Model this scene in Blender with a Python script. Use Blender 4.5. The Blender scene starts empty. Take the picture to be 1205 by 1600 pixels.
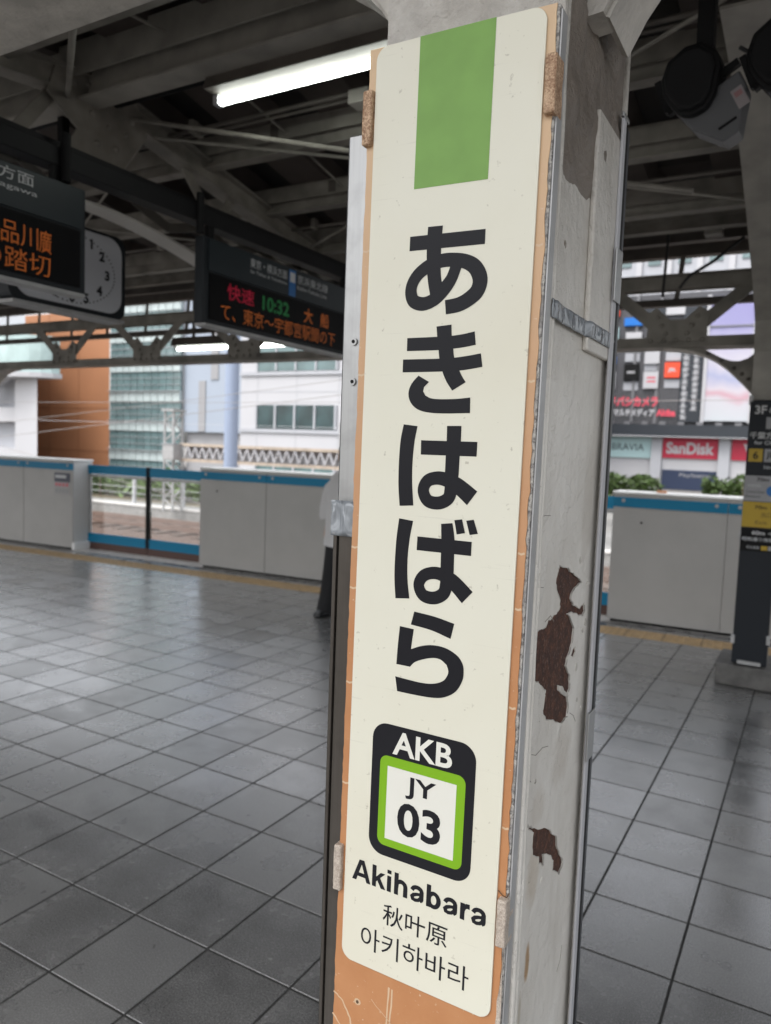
import bpy, bmesh, math, random
from mathutils import Matrix, Vector, noise as mnoise
random.seed(7)
SC = bpy.context.scene
COL = SC.collection
R = math.radians

# ------------------------------------------------------------------ camera, sky, sun, exposure
F_PX, YAW, PITCH, ROLL, H = 1162.16, -0.5043, -0.0800, 0.0387, 1.47627
cam = bpy.data.cameras.new('camera')
cam.sensor_fit = 'VERTICAL'
cam.sensor_height = 36.0
cam.sensor_width = 27.0
cam.lens = 36.0 * F_PX / 1600
cam.shift_x = -30.5 / 1600
cam.shift_y = -3.7 / 1600
cam.clip_start = 0.02
cam.clip_end = 2000
cam.dof.use_dof = True
cam.dof.focus_distance = 0.93
cam.dof.aperture_fstop = 6.3
camo = bpy.data.objects.new('camera', cam)
COL.objects.link(camo)
fw = Vector((math.sin(YAW) * math.cos(PITCH), math.cos(YAW) * math.cos(PITCH), math.sin(PITCH)))
r0 = Vector((math.cos(YAW), -math.sin(YAW), 0))
u0 = r0.cross(fw)
rr = math.cos(ROLL) * r0 + math.sin(ROLL) * u0
uu = -math.sin(ROLL) * r0 + math.cos(ROLL) * u0
camo.matrix_world = Matrix(((rr.x, uu.x, -fw.x, 0), (rr.y, uu.y, -fw.y, 0), (rr.z, uu.z, -fw.z, H), (0, 0, 0, 1)))
SC.camera = camo

SUN_EL, SUN_AZ = R(62), R(200)      # high overcast sun behind the camera, from the left
w = bpy.data.worlds.new('World')
SC.world = w
w.use_nodes = True
nt = w.node_tree
nt.nodes.clear()
sky = nt.nodes.new('ShaderNodeTexSky')
sky.sky_type = 'NISHITA'
sky.sun_disc = False
sky.sun_elevation = SUN_EL
sky.sun_rotation = SUN_AZ
sky.air_density = 1.0
sky.dust_density = 4.0
hsv = nt.nodes.new('ShaderNodeHueSaturation')
hsv.inputs['Saturation'].default_value = 0.18
bg = nt.nodes.new('ShaderNodeBackground')
bg.inputs['Strength'].default_value = 0.15
wo = nt.nodes.new('ShaderNodeOutputWorld')
nt.links.new(sky.outputs[0], hsv.inputs['Color'])
nt.links.new(hsv.outputs[0], bg.inputs['Color'])
nt.links.new(bg.outputs[0], wo.inputs['Surface'])

sl = bpy.data.lights.new('sun', 'SUN')
sl.energy = 0.6
sl.angle = R(14)
sl.color = (1.0, 0.97, 0.92)
so = bpy.data.objects.new('sun', sl)
COL.objects.link(so)
# direction towards the sun
sd = Vector((math.sin(SUN_AZ) * math.cos(SUN_EL), math.cos(SUN_AZ) * math.cos(SUN_EL), math.sin(SUN_EL)))
so.rotation_euler = sd.to_track_quat('Z', 'Y').to_euler()
so.location = (0, -10, 20)

SC.view_settings.view_transform = 'Standard'
SC.view_settings.look = 'None'
SC.view_settings.gamma = 1
SC.view_settings.exposure = 1.40
SC.view_settings.use_curve_mapping = False
SC.render.engine = 'CYCLES'
SC.cycles.use_denoising = True
SC.cycles.max_bounces = 8
SC.cycles.diffuse_bounces = 5
SC.cycles.transparent_max_bounces = 16
SC.cycles.sample_clamp_indirect = 6
SC.cycles.caustics_reflective = False
SC.cycles.caustics_refractive = False


# ------------------------------------------------------------------ materials
MATS = {}


def mat(name, col, rough=0.6, metal=0.0, noise=0.0, nscale=8.0, bump=0.0, bscale=40.0, emit=0.0, spec=0.5, col2=None, stretch=None, alpha=None, trans=0.0, detail=4.0):
    if name in MATS:
        return MATS[name]
    m = bpy.data.materials.new(name)
    m.use_nodes = True
    t = m.node_tree
    b = t.nodes['Principled BSDF']
    b.inputs['Base Color'].default_value = (*col, 1)
    b.inputs['Roughness'].default_value = rough
    b.inputs['Metallic'].default_value = metal
    b.inputs['Specular IOR Level'].default_value = spec
    if trans:
        b.inputs['Transmission Weight'].default_value = trans
    if emit:
        b.inputs['Emission Color'].default_value = (*col, 1)
        b.inputs['Emission Strength'].default_value = emit
    if noise or bump:
        g = t.nodes.new('ShaderNodeNewGeometry')
        mp = t.nodes.new('ShaderNodeMapping')
        if stretch:
            mp.inputs['Scale'].default_value = stretch
        t.links.new(g.outputs['Position'], mp.inputs['Vector'])
    if noise:
        n = t.nodes.new('ShaderNodeTexNoise')
        n.inputs['Scale'].default_value = nscale
        n.inputs['Detail'].default_value = detail
        t.links.new(mp.outputs[0], n.inputs['Vector'])
        rmp = t.nodes.new('ShaderNodeValToRGB')
        c2 = col2 if col2 else tuple(c * (1 - noise) for c in col)
        rmp.color_ramp.elements[0].position = 0.35
        rmp.color_ramp.elements[0].color = (*c2, 1)
        rmp.color_ramp.elements[1].position = 0.65
        rmp.color_ramp.elements[1].color = (*col, 1)
        t.links.new(n.outputs['Fac'], rmp.inputs['Fac'])
        t.links.new(rmp.outputs[0], b.inputs['Base Color'])
    if bump:
        n2 = t.nodes.new('ShaderNodeTexNoise')
        n2.inputs['Scale'].default_value = bscale
        n2.inputs['Detail'].default_value = 6
        t.links.new(mp.outputs[0], n2.inputs['Vector'])
        bp = t.nodes.new('ShaderNodeBump')
        bp.inputs['Strength'].default_value = bump
        bp.inputs['Distance'].default_value = 0.004
        t.links.new(n2.outputs['Fac'], bp.inputs['Height'])
        t.links.new(bp.outputs[0], b.inputs['Normal'])
    MATS[name] = m
    return m


def ramp(t, fac, stops):
    n = t.nodes.new('ShaderNodeValToRGB')
    e = n.color_ramp.elements
    e[0].position, e[0].color = stops[0][0], (*stops[0][1], 1)
    e[1].position, e[1].color = stops[-1][0], (*stops[-1][1], 1)
    for p, c in stops[1:-1]:
        x = e.new(p)
        x.color = (*c, 1)
    t.links.new(fac, n.inputs['Fac'])
    return n


def tex(t, kind, vec, scale, detail=4.0, rough=0.5):
    n = t.nodes.new('ShaderNodeTexNoise' if kind == 'noise' else 'ShaderNodeTexVoronoi')
    n.inputs['Scale'].default_value = scale
    if kind == 'noise':
        n.inputs['Detail'].default_value = detail
        n.inputs['Roughness'].default_value = rough
    t.links.new(vec, n.inputs['Vector'])
    return n


def mixc(t, fac, a, b, mode='MIX'):
    n = t.nodes.new('ShaderNodeMix')
    n.data_type = 'RGBA'
    n.blend_type = mode
    for s, v in ((0, fac), (6, a), (7, b)):
        if hasattr(v, 'is_linked') or hasattr(v, 'links'):
            t.links.new(v, n.inputs[s])
        elif s == 0:
            n.inputs[0].default_value = v
        else:
            n.inputs[s].default_value = (*v, 1)
    return n.outputs[2]


def mth(t, op, a, b=None, c=None):
    n = t.nodes.new('ShaderNodeMath')
    n.operation = op
    for i, v in enumerate((a, b, c)):
        if v is None:
            continue
        if hasattr(v, 'links'):
            t.links.new(v, n.inputs[i])
        else:
            n.inputs[i].default_value = v
    return n.outputs[0]


def base(name):
    m = bpy.data.materials.new(name)
    m.use_nodes = True
    t = m.node_tree
    g = t.nodes.new('ShaderNodeNewGeometry')
    MATS[name] = m
    return m, t, t.nodes['Principled BSDF'], g.outputs['Position']


def bumpn(t, b, h, s, d):
    n = t.nodes.new('ShaderNodeBump')
    n.inputs['Strength'].default_value = s
    n.inputs['Distance'].default_value = d
    t.links.new(h, n.inputs['Height'])
    t.links.new(n.outputs[0], b.inputs['Normal'])


def make_tile():
    m, t, b, P = base('floor_tile_grey')
    # a value per tile from its place in the grid
    sep = t.nodes.new('ShaderNodeSeparateXYZ')
    t.links.new(P, sep.inputs[0])
    ix = mth(t, 'FLOOR', mth(t, 'DIVIDE', mth(t, 'ADD', sep.outputs[0], 31.75971), 0.3))
    iy = mth(t, 'FLOOR', mth(t, 'DIVIDE', mth(t, 'ADD', sep.outputs[1], 28.74696), 0.3))
    cmb = t.nodes.new('ShaderNodeCombineXYZ')
    t.links.new(ix, cmb.inputs[0])
    t.links.new(iy, cmb.inputs[1])
    wn = t.nodes.new('ShaderNodeTexWhiteNoise')
    t.links.new(cmb.outputs[0], wn.inputs['Vector'])
    big = tex(t, 'noise', P, 2.2, 5)
    fine = tex(t, 'noise', P, 230, 3, .7)
    smear = tex(t, 'noise', P, 5.5, 4, .55)
    wear = tex(t, 'noise', P, 9, 3, .5)
    c = mixc(t, wn.outputs[0], (0.105, 0.104, 0.103), (0.165, 0.164, 0.162))
    c = mixc(t, ramp(t, smear.outputs[0], [(0.38, (0, 0, 0)), (0.75, (.7, .7, .7))]).outputs[0], c, (0.195, 0.193, 0.189))
    c = mixc(t, ramp(t, big.outputs[0], [(0.45, (0, 0, 0)), (0.85, (.6, .6, .6))]).outputs[0], c, (0.096, 0.095, 0.093))
    # a few tiles carry dried water marks
    few = mth(t, 'MULTIPLY', mth(t, 'GREATER_THAN', wn.outputs[0], 0.86), ramp(t, wear.outputs[0], [(0.42, (0, 0, 0)), (0.75, (.5, .5, .5))]).outputs[0])
    c = mixc(t, few, c, (0.078, 0.077, 0.075))
    c = mixc(t, 0.75, c, ramp(t, fine.outputs[0], [(0.34, (.35, .35, .35)), (0.52, (1, 1, 1)), (0.66, (2.0, 2.0, 2.0))]).outputs[0], 'MULTIPLY')
    t.links.new(c, b.inputs['Base Color'])
    rgh = mth(t, 'MULTIPLY_ADD', smear.outputs[0], 0.22, 0.13)
    rgh = mth(t, 'MULTIPLY_ADD', wn.outputs[0], 0.07, rgh)
    t.links.new(rgh, b.inputs['Roughness'])
    b.inputs['Specular IOR Level'].default_value = 0.9
    b.inputs['Coat Weight'].default_value = 0.9
    b.inputs['Coat Roughness'].default_value = 0.16
    b.inputs['Coat IOR'].default_value = 1.8
    t.links.new(mth(t, 'MULTIPLY_ADD', few, .25, mth(t, 'MULTIPLY_ADD', wn.outputs[0], 0.10, mth(t, 'MULTIPLY_ADD', smear.outputs[0], 0.22, 0.11))), b.inputs['Coat Roughness'])
    bumpn(t, b, fine.outputs[0], 0.10, 0.0015)
    return m


def make_column_paint(name, c0, c1, c2):
    m, t, b, P = base(name)
    sep = t.nodes.new('ShaderNodeSeparateXYZ')
    t.links.new(P, sep.inputs[0])
    mr = t.nodes.new('ShaderNodeMapRange')
    mr.inputs[1].default_value = 1.55
    mr.inputs[2].default_value = 2.0
    t.links.new(sep.outputs[2], mr.inputs[0])
    top = mr.outputs[0]
    n1 = tex(t, 'noise', P, 7, 6, .6)
    n2 = tex(t, 'noise', P, 38, 8, .62)
    n3 = tex(t, 'noise', P, 160, 3, .6)
    mp = t.nodes.new('ShaderNodeMapping')
    mp.inputs['Scale'].default_value = (16, 16, 2.2)
    t.links.new(P, mp.inputs['Vector'])
    streak = tex(t, 'noise', mp.outputs[0], 2.0, 5)
    c = mixc(t, ramp(t, n1.outputs[0], [(0.35, (0, 0, 0)), (0.7, (1, 1, 1))]).outputs[0], c0, c1)
    c = mixc(t, ramp(t, streak.outputs[0], [(0.52, (0, 0, 0)), (0.78, (.4, .4, .4))]).outputs[0], c, c2)
    # grime dots and chips
    chips = ramp(t, n2.outputs[0], [(0.68, (0, 0, 0)), (0.73, (1, 1, 1))])
    c = mixc(t, mth(t, 'MULTIPLY', chips.outputs[0], mth(t, 'MULTIPLY_ADD', top, .6, .25)), c, (0.11, 0.085, 0.065))
    c = mixc(t, mth(t, 'MULTIPLY', top, mth(t, 'MULTIPLY', n2.outputs[0], 0.75)), c, (0.17, 0.15, 0.13))
    for (sy_, sz_, ry_, rz_, amt, cc) in ((0.895, 0.815, .010, .032, .85, (0.36, 0.20, 0.07)), (0.90, 0.93, .03, .045, .45, (0.44, 0.35, 0.24)), (0.875, 0.76, .007, .03, .5, (0.33, 0.27, 0.17)), (1.0, 1.06, .05, .05, .35, (0.40, 0.34, 0.27)), (0.905, 1.02, .035, .03, .3, (0.40, 0.33, 0.25)), (1.06, 1.40, .03, .10, .25, (0.38, 0.33, 0.27))):
        dy = mth(t, 'DIVIDE', mth(t, 'SUBTRACT', sep.outputs[1], sy_), ry_)
        dz = mth(t, 'DIVIDE', mth(t, 'SUBTRACT', sep.outputs[2], sz_), rz_)
        d2 = mth(t, 'ADD', mth(t, 'MULTIPLY', dy, dy), mth(t, 'MULTIPLY', dz, dz))
        d2 = mth(t, 'ADD', d2, mth(t, 'MULTIPLY_ADD', n2.outputs[0], 1.6, -.8))
        c = mixc(t, mth(t, 'MULTIPLY', ramp(t, d2, [(0.25, (1, 1, 1)), (1.0, (0, 0, 0))]).outputs[0], amt), c, cc)
    t.links.new(c, b.inputs['Base Color'])
    b.inputs['Roughness'].default_value = 0.42
    hh = mth(t, 'ADD', mth(t, 'MULTIPLY', n2.outputs[0], mth(t, 'MULTIPLY_ADD', top, 2.2, 0.55)), mth(t, 'MULTIPLY', n3.outputs[0], 0.12))
    hh = mth(t, 'ADD', hh, mth(t, 'MULTIPLY', n1.outputs[0], 0.9))
    # edges of older paint layers under the top coat
    n4 = tex(t, 'noise', P, 17, 5, .6)
    hh = mth(t, 'ADD', hh, mth(t, 'MULTIPLY', ramp(t, n4.outputs[0], [(0.53, (0, 0, 0)), (0.545, (1, 1, 1))]).outputs[0], 0.16))
    hh = mth(t, 'ADD', hh, mth(t, 'MULTIPLY', ramp(t, n1.outputs[0], [(0.60, (0, 0, 0)), (0.61, (1, 1, 1))]).outputs[0], 0.14))
    bumpn(t, b, hh, 0.7, 0.006)
    return m


def make_sign_orange():
    m, t, b, P = base('peeled_orange_board')
    sep = t.nodes.new('ShaderNodeSeparateXYZ')
    t.links.new(P, sep.inputs[0])
    n1 = tex(t, 'noise', P, 22, 6, .6)
    n2 = tex(t, 'noise', P, 160, 4, .6)
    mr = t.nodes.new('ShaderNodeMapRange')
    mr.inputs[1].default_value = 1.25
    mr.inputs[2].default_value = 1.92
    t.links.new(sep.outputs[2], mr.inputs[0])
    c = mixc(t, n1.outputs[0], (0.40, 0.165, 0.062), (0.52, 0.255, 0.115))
    c = mixc(t, mr.outputs[0], c, (0.62, 0.44, 0.27))     # light leak painted in as a pale fade towards the top
    c = mixc(t, ramp(t, n2.outputs[0], [(0.66, (0, 0, 0)), (0.72, (1, 1, 1))]).outputs[0], c, (0.60, 0.44, 0.30))
    t.links.new(c, b.inputs['Base Color'])
    b.inputs['Roughness'].default_value = 0.5
    bumpn(t, b, n1.outputs[0], 0.3, 0.002)
    return m


def make_flaky():
    m, t, b, P = base('flaking_white_edge')
    n1 = tex(t, 'noise', P, 150, 6, .7)
    n2 = tex(t, 'noise', P, 30, 4)
    c = mixc(t, ramp(t, n1.outputs[0], [(0.42, (0, 0, 0)), (0.55, (1, 1, 1))]).outputs[0], (0.16, 0.15, 0.145), (0.52, 0.50, 0.46))
    c = mixc(t, ramp(t, n2.outputs[0], [(0.5, (0, 0, 0)), (0.65, (.8, .8, .8))]).outputs[0], c, (0.26, 0.25, 0.245))
    t.links.new(c, b.inputs['Base Color'])
    b.inputs['Roughness'].default_value = 0.7
    bumpn(t, b, n1.outputs[0], 0.8, 0.004)
    return m


def make_rust():
    m, t, b, P = base('bare_rust')
    n1 = tex(t, 'noise', P, 85, 8, .75)
    n2 = tex(t, 'noise', P, 210, 4, .8)
    c = ramp(t, n1.outputs[0], [(0.3, (0.022, 0.010, 0.007)), (0.47, (0.060, 0.021, 0.012)), (0.6, (0.115, 0.042, 0.020)), (0.72, (0.25, 0.115, 0.050))]).outputs[0]
    c = mixc(t, ramp(t, n2.outputs[0], [(0.56, (0, 0, 0)), (0.66, (.75, .75, .75))]).outputs[0], c, (0.24, 0.15, 0.11))
    t.links.new(c, b.inputs['Base Color'])
    b.inputs['Roughness'].default_value = 0.75
    bumpn(t, b, mth(t, 'ADD', n1.outputs[0], n2.outputs[0]), 0.9, 0.004)
    return m


def make_clip(name, dark, light):
    m, t, b, P = base(name)
    n1 = tex(t, 'noise', P, 420, 5, .8)
    n2 = tex(t, 'noise', P, 60, 4, .6)
    f = mth(t, 'ADD', mth(t, 'MULTIPLY', n1.outputs[0], .75), mth(t, 'MULTIPLY', n2.outputs[0], .25))
    c = ramp(t, f, [(0.40, dark), (0.50, tuple((a + b_) / 2 for a, b_ in zip(dark, light))), (0.58, light)]).outputs[0]
    t.links.new(c, b.inputs['Base Color'])
    b.inputs['Roughness'].default_value = 0.5
    bumpn(t, b, n1.outputs[0], 0.6, 0.002)
    return m


def make_sign_white():
    m, t, b, P = base('sign_cream_white')
    n1 = tex(t, 'noise', P, 5, 5, .6)
    n2 = tex(t, 'noise', P, 90, 3, .6)
    mp = t.nodes.new('ShaderNodeMapping')
    mp.inputs['Rotation'].default_value = (0, 0.5, 0)
    mp.inputs['Scale'].default_value = (3, 3, 60)
    t.links.new(P, mp.inputs['Vector'])
    scr = tex(t, 'noise', mp.outputs[0], 4, 2)
    c = mixc(t, n1.outputs[0], (0.685, 0.665, 0.545), (0.73, 0.715, 0.615))
    c = mixc(t, ramp(t, n2.outputs[0], [(0.67, (0, 0, 0)), (0.74, (.6, .6, .6))]).outputs[0], c, (0.36, 0.33, 0.26))
    n3 = tex(t, 'noise', P, 2.6, 3)
    c = mixc(t, ramp(t, n3.outputs[0], [(0.45, (0, 0, 0)), (0.75, (.35, .35, .35))]).outputs[0], c, (0.60, 0.55, 0.41))
    c = mixc(t, ramp(t, scr.outputs[0], [(0.69, (0, 0, 0)), (0.78, (.18, .18, .18))]).outputs[0], c, (0.42, 0.40, 0.33))
    t.links.new(c, b.inputs['Base Color'])
    b.inputs['Roughness'].default_value = 0.42
    b.inputs['Specular IOR Level'].default_value = 0.4
    bumpn(t, b, n2.outputs[0], 0.04, 0.001)
    return m


def make_brushed(name, col, rough):
    m, t, b, P = base(name)
    mp = t.nodes.new('ShaderNodeMapping')
    mp.inputs['Scale'].default_value = (300, 300, 6)
    t.links.new(P, mp.inputs['Vector'])
    n = tex(t, 'noise', mp.outputs[0], 1.0, 4)
    n2 = tex(t, 'noise', P, 25, 4)
    c = mixc(t, n.outputs[0], tuple(x * .72 for x in col), col)
    c = mixc(t, ramp(t, n2.outputs[0], [(0.5, (0, 0, 0)), (0.7, (.5, .5, .5))]).outputs[0], c, tuple(x * .6 for x in col))
    t.links.new(c, b.inputs['Base Color'])
    b.inputs['Metallic'].default_value = 0.85
    b.inputs['Roughness'].default_value = rough
    bumpn(t, b, n.outputs[0], 0.08, 0.001)
    return m


def make_tape():
    m, t, b, P = base('silver_tape')
    mp = t.nodes.new('ShaderNodeMapping')
    mp.inputs['Scale'].default_value = (1.6, 1.6, .8)
    mp.inputs['Rotation'].default_value = (0, .5, 0)
    t.links.new(P, mp.inputs['Vector'])
    n = tex(t, 'noise', mp.outputs[0], 22, 1.5, .4)
    n.inputs['Distortion'].default_value = 1.2
    b.inputs['Base Color'].default_value = (0.25, 0.27, 0.29, 1)
    b.inputs['Roughness'].default_value = 0.16
    b.inputs['Specular IOR Level'].default_value = 0.8
    bumpn(t, b, n.outputs[0], 0.8, 0.02)
    return m


def make_poster():
    # printed picture: lilac at the top, white below with a soft pink band
    m, t, b, P = base('billboard_print')
    sep = t.nodes.new('ShaderNodeSeparateXYZ')
    t.links.new(P, sep.inputs[0])
    n = tex(t, 'noise', P, 0.35, 2)
    z = mth(t, 'ADD', sep.outputs[2], mth(t, 'MULTIPLY_ADD', n.outputs[0], 3, -1.5))
    mr = t.nodes.new('ShaderNodeMapRange')
    mr.inputs[1].default_value = 5
    mr.inputs[2].default_value = 17
    t.links.new(z, mr.inputs[0])
    c = ramp(t, mr.outputs[0], [(0, (.50, .53, .56)), (0.14, (.50, .49, .53)), (0.19, (.50, .30, .35)), (0.25, (.52, .48, .53)), (0.36, (.33, .35, .50)), (0.44, (.48, .46, .53)), (0.7, (.27, .26, .46)), (1, (.22, .20, .41))]).outputs[0]
    t.links.new(c, b.inputs['Base Color'])
    b.inputs['Roughness'].default_value = 0.4
    return m


def make_leaf(name, a, b_):
    m, t, b, P = base(name)
    n = tex(t, 'noise', P, 9, 4)
    c = mixc(t, n.outputs[0], a, b_)
    t.links.new(c, b.inputs['Base Color'])
    b.inputs['Roughness'].default_value = 0.55
    return m


M_TILE = make_tile()
M_COLP = make_column_paint('column_paint', (0.64, 0.61, 0.555), (0.75, 0.725, 0.675), (0.50, 0.46, 0.41))
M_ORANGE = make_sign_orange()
M_FLAKY = make_flaky()
M_RUST = make_rust()
M_PEEL = make_column_paint('peeled_layers', (0.15, 0.12, 0.095), (0.24, 0.20, 0.165), (0.08, 0.06, 0.046))
M_CLIPT = make_clip('clip_peeled_copper', (0.20, 0.085, 0.035), (0.66, 0.47, 0.31))
M_CLIPB = make_clip('clip_whitish', (0.34, 0.27, 0.22), (0.60, 0.53, 0.45))
M_CREAM = make_sign_white()
M_ALU = make_brushed('brushed_aluminium', (0.44, 0.44, 0.435), 0.42)
M_TAPE = make_tape()
M_POSTER = make_poster()
M_LEAFD = make_leaf('leaf_dark_green', (0.018, 0.042, 0.010), (0.07, 0.11, 0.022))
M_LEAF = make_leaf('leaf_green', (0.05, 0.11, 0.022), (0.16, 0.25, 0.05))
M_STEELL = mat('canopy_paint_lit', (0.40, 0.38, 0.34), 0.55, noise=0.25, nscale=7, bump=0.35, bscale=25)  # paler copy of the canopy paint, light on the parts put into the colour
M_STEEL = mat('canopy_paint', (0.30, 0.28, 0.245), 0.55, noise=0.45, nscale=5, bump=0.35, bscale=25)
M_STEELD = mat('canopy_paint_dirty', (0.12, 0.105, 0.092), 0.6, noise=0.4, nscale=5, bump=0.3, bscale=25)
M_GIRD = mat('girder_paint_pale', (0.56, 0.53, 0.48), 0.5, noise=0.3, nscale=14, bump=0.9, bscale=60)
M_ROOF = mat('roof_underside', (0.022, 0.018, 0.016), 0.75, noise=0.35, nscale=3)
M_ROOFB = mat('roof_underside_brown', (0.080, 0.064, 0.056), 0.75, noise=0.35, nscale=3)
M_RAILD = mat('rail_dark', (0.010, 0.010, 0.011), 0.6, spec=.2)
M_JOINT = mat('joint_dark', (0.040, 0.039, 0.037), 0.8, noise=0.3, nscale=20)
M_CONC = mat('concrete', (0.30, 0.29, 0.275), 0.8, noise=0.3, nscale=4, bump=0.3, bscale=60)
M_CONCD = mat('concrete_base', (0.14, 0.135, 0.128), 0.7, noise=0.4, nscale=12, bump=0.3, bscale=60)
M_SILL = mat('sill_metal', (0.74, 0.71, 0.68), 0.45, noise=0.2, nscale=9)
M_YEL = mat('tactile_yellow', (0.42, 0.29, 0.15), 0.6, noise=0.3, nscale=14)
M_CAB = mat('barrier_grey', (0.44, 0.43, 0.415), 0.38, noise=0.08, nscale=3)
M_CABSIDE = mat('barrier_grey_lit', (0.68, 0.68, 0.67), 0.4, noise=0.06, nscale=3)  # paler copy of the barrier grey, light on the cabinet ends painted in
M_CAP = mat('barrier_cap_white', (0.85, 0.85, 0.84), 0.4)
M_BLUE = mat('stripe_blue', (0.004, 0.20, 0.37), 0.45, spec=.3)
M_DARKG = mat('dark_grey', (0.045, 0.047, 0.052), 0.45)
M_BLACK = mat('black', (0.006, 0.006, 0.0065), 0.6, spec=.2)
M_GLASS = mat('door_glass', (0.95, 0.97, 0.97), 0.02, trans=1.0)
M_INK = mat('print_black', (0.009, 0.009, 0.012), 0.45, spec=0.2)
M_GREENB = mat('print_green_band', (0.185, 0.355, 0.075), 0.45, noise=0.10, nscale=20, spec=0.35)
M_GREENR = mat('print_green_ring', (0.19, 0.40, 0.010), 0.45, spec=0.35)
M_PWHITE = mat('print_white', (0.72, 0.71, 0.64), 0.45, spec=0.35)
M_NAVY = mat('pillar_panel_navy', (0.010, 0.013, 0.018), 0.45, spec=.25)
M_PGREY = mat('pillar_panel_grey', (0.33, 0.33, 0.34), 0.45)
M_PYEL = mat('pillar_panel_yellow', (0.48, 0.32, 0.015), 0.45)
M_WTXT = mat('white_lettering', (0.62, 0.62, 0.62), 0.5)
M_GTXT = mat('grey_lettering', (0.60, 0.61, 0.62), 0.5)
M_DISP = mat('display_case', (0.016, 0.020, 0.024), 0.5, spec=.3)
M_DISPF = mat('display_upper_panel', (0.018, 0.025, 0.030), 0.4, spec=.35)
M_LEDP = mat('led_panel', (0.004, 0.004, 0.005), 0.5, spec=.15)
M_LEDO = mat('led_orange', (0.62, 0.15, 0.02), 0.5, emit=0.09)
M_LEDR = mat('led_red', (0.6, 0.01, 0.05), 0.5, emit=0.07)
M_LEDG = mat('led_green', (0.02, 0.28, 0.07), 0.5, emit=0.03)
M_JKBLUE = mat('line_badge_blue', (0.01, 0.14, 0.42), 0.4)
M_CLOCK = mat('clock_face', (0.62, 0.63, 0.67), 0.4)
M_LAMP = mat('fluorescent_tube', (0.93, 1.0, 0.93), 0.4, emit=5.0)
M_WIRE = mat('wire_dark', (0.02, 0.02, 0.02), 0.6)
M_WIREL = mat('wire_pale', (0.28, 0.26, 0.25), 0.5)
M_GALV = mat('galvanised', (0.46, 0.46, 0.46), 0.5, metal=0.3, noise=0.2, nscale=12)
M_RAIL = mat('running_rail', (0.17, 0.11, 0.085), 0.5)
M_BALLAST = mat('ballast_brown', (0.13, 0.08, 0.058), 0.9, noise=0.6, nscale=12, bump=1.0, bscale=18)
M_SLEEP = mat('sleeper', (0.13, 0.09, 0.07), 0.85, noise=0.3, nscale=9)
M_GROUND = mat('ground_grey', (0.22, 0.21, 0.20), 0.9, noise=0.3, nscale=0.4)
M_TERRA = mat('terracotta_cladding', (0.37, 0.165, 0.078), 0.7, noise=0.12, nscale=0.25)
M_BWHITE = mat('facade_white', (0.47, 0.47, 0.49), 0.5, noise=0.05, nscale=0.2)
M_BBLUE = mat('facade_pale_blue', (0.34, 0.385, 0.455), 0.5, noise=0.06, nscale=0.2)
M_BGREY = mat('facade_grey', (0.30, 0.30, 0.31), 0.6)
M_BSHADE = mat('facade_lightgrey', (0.40, 0.41, 0.44), 0.6, noise=0.08, nscale=0.3)
M_WIN = mat('window_glass', (0.035, 0.07, 0.075), 0.12, spec=0.8, noise=0.5, nscale=0.8)
M_WIN2 = mat('window_glass_teal', (0.13, 0.20, 0.205), 0.15, spec=0.8, noise=0.3, nscale=0.6)
M_WINP = mat('glass_spandrel', (0.47, 0.54, 0.54), 0.25, noise=0.15, nscale=1.2)
M_DARKF = mat('store_dark_cladding', (0.075, 0.075, 0.083), 0.5, noise=0.15, nscale=0.6)
M_DARKR = mat('store_rib', (0.16, 0.16, 0.17), 0.45)
M_CORN = mat('store_cornice', (0.022, 0.027, 0.035), 0.5)
M_RED = mat('banner_red', (0.44, 0.018, 0.05), 0.5)
M_ORED = mat('logo_red_orange', (0.78, 0.075, 0.028), 0.45)
M_PINKT = mat('lettering_red', (0.66, 0.075, 0.115), 0.45)
M_LBLUE = mat('banner_pale_blue', (0.44, 0.62, 0.63), 0.5)
M_LOGB = mat('logo_blue', (0.012, 0.16, 0.55), 0.45)
M_SKIN = mat('skin', (0.50, 0.31, 0.22), 0.55)
M_SHIRT = mat('shirt_grey_white', (0.66, 0.65, 0.65), 0.85, bump=0.5, bscale=14)
M_TROUS = mat('trousers_black', (0.008, 0.008, 0.009), 0.8, bump=0.5, bscale=14)
M_HAIR = mat('hair_black', (0.012, 0.010, 0.009), 0.5)
M_SHOE = mat('shoe_black', (0.012, 0.012, 0.013), 0.45)
M_BROWN = make_brushed('column_guard_bronze', (0.11, 0.098, 0.086), 0.42)
M_CHIPW = mat('chip_edge_white', (0.60, 0.57, 0.52), 0.7, noise=0.3, nscale=60)


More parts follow.
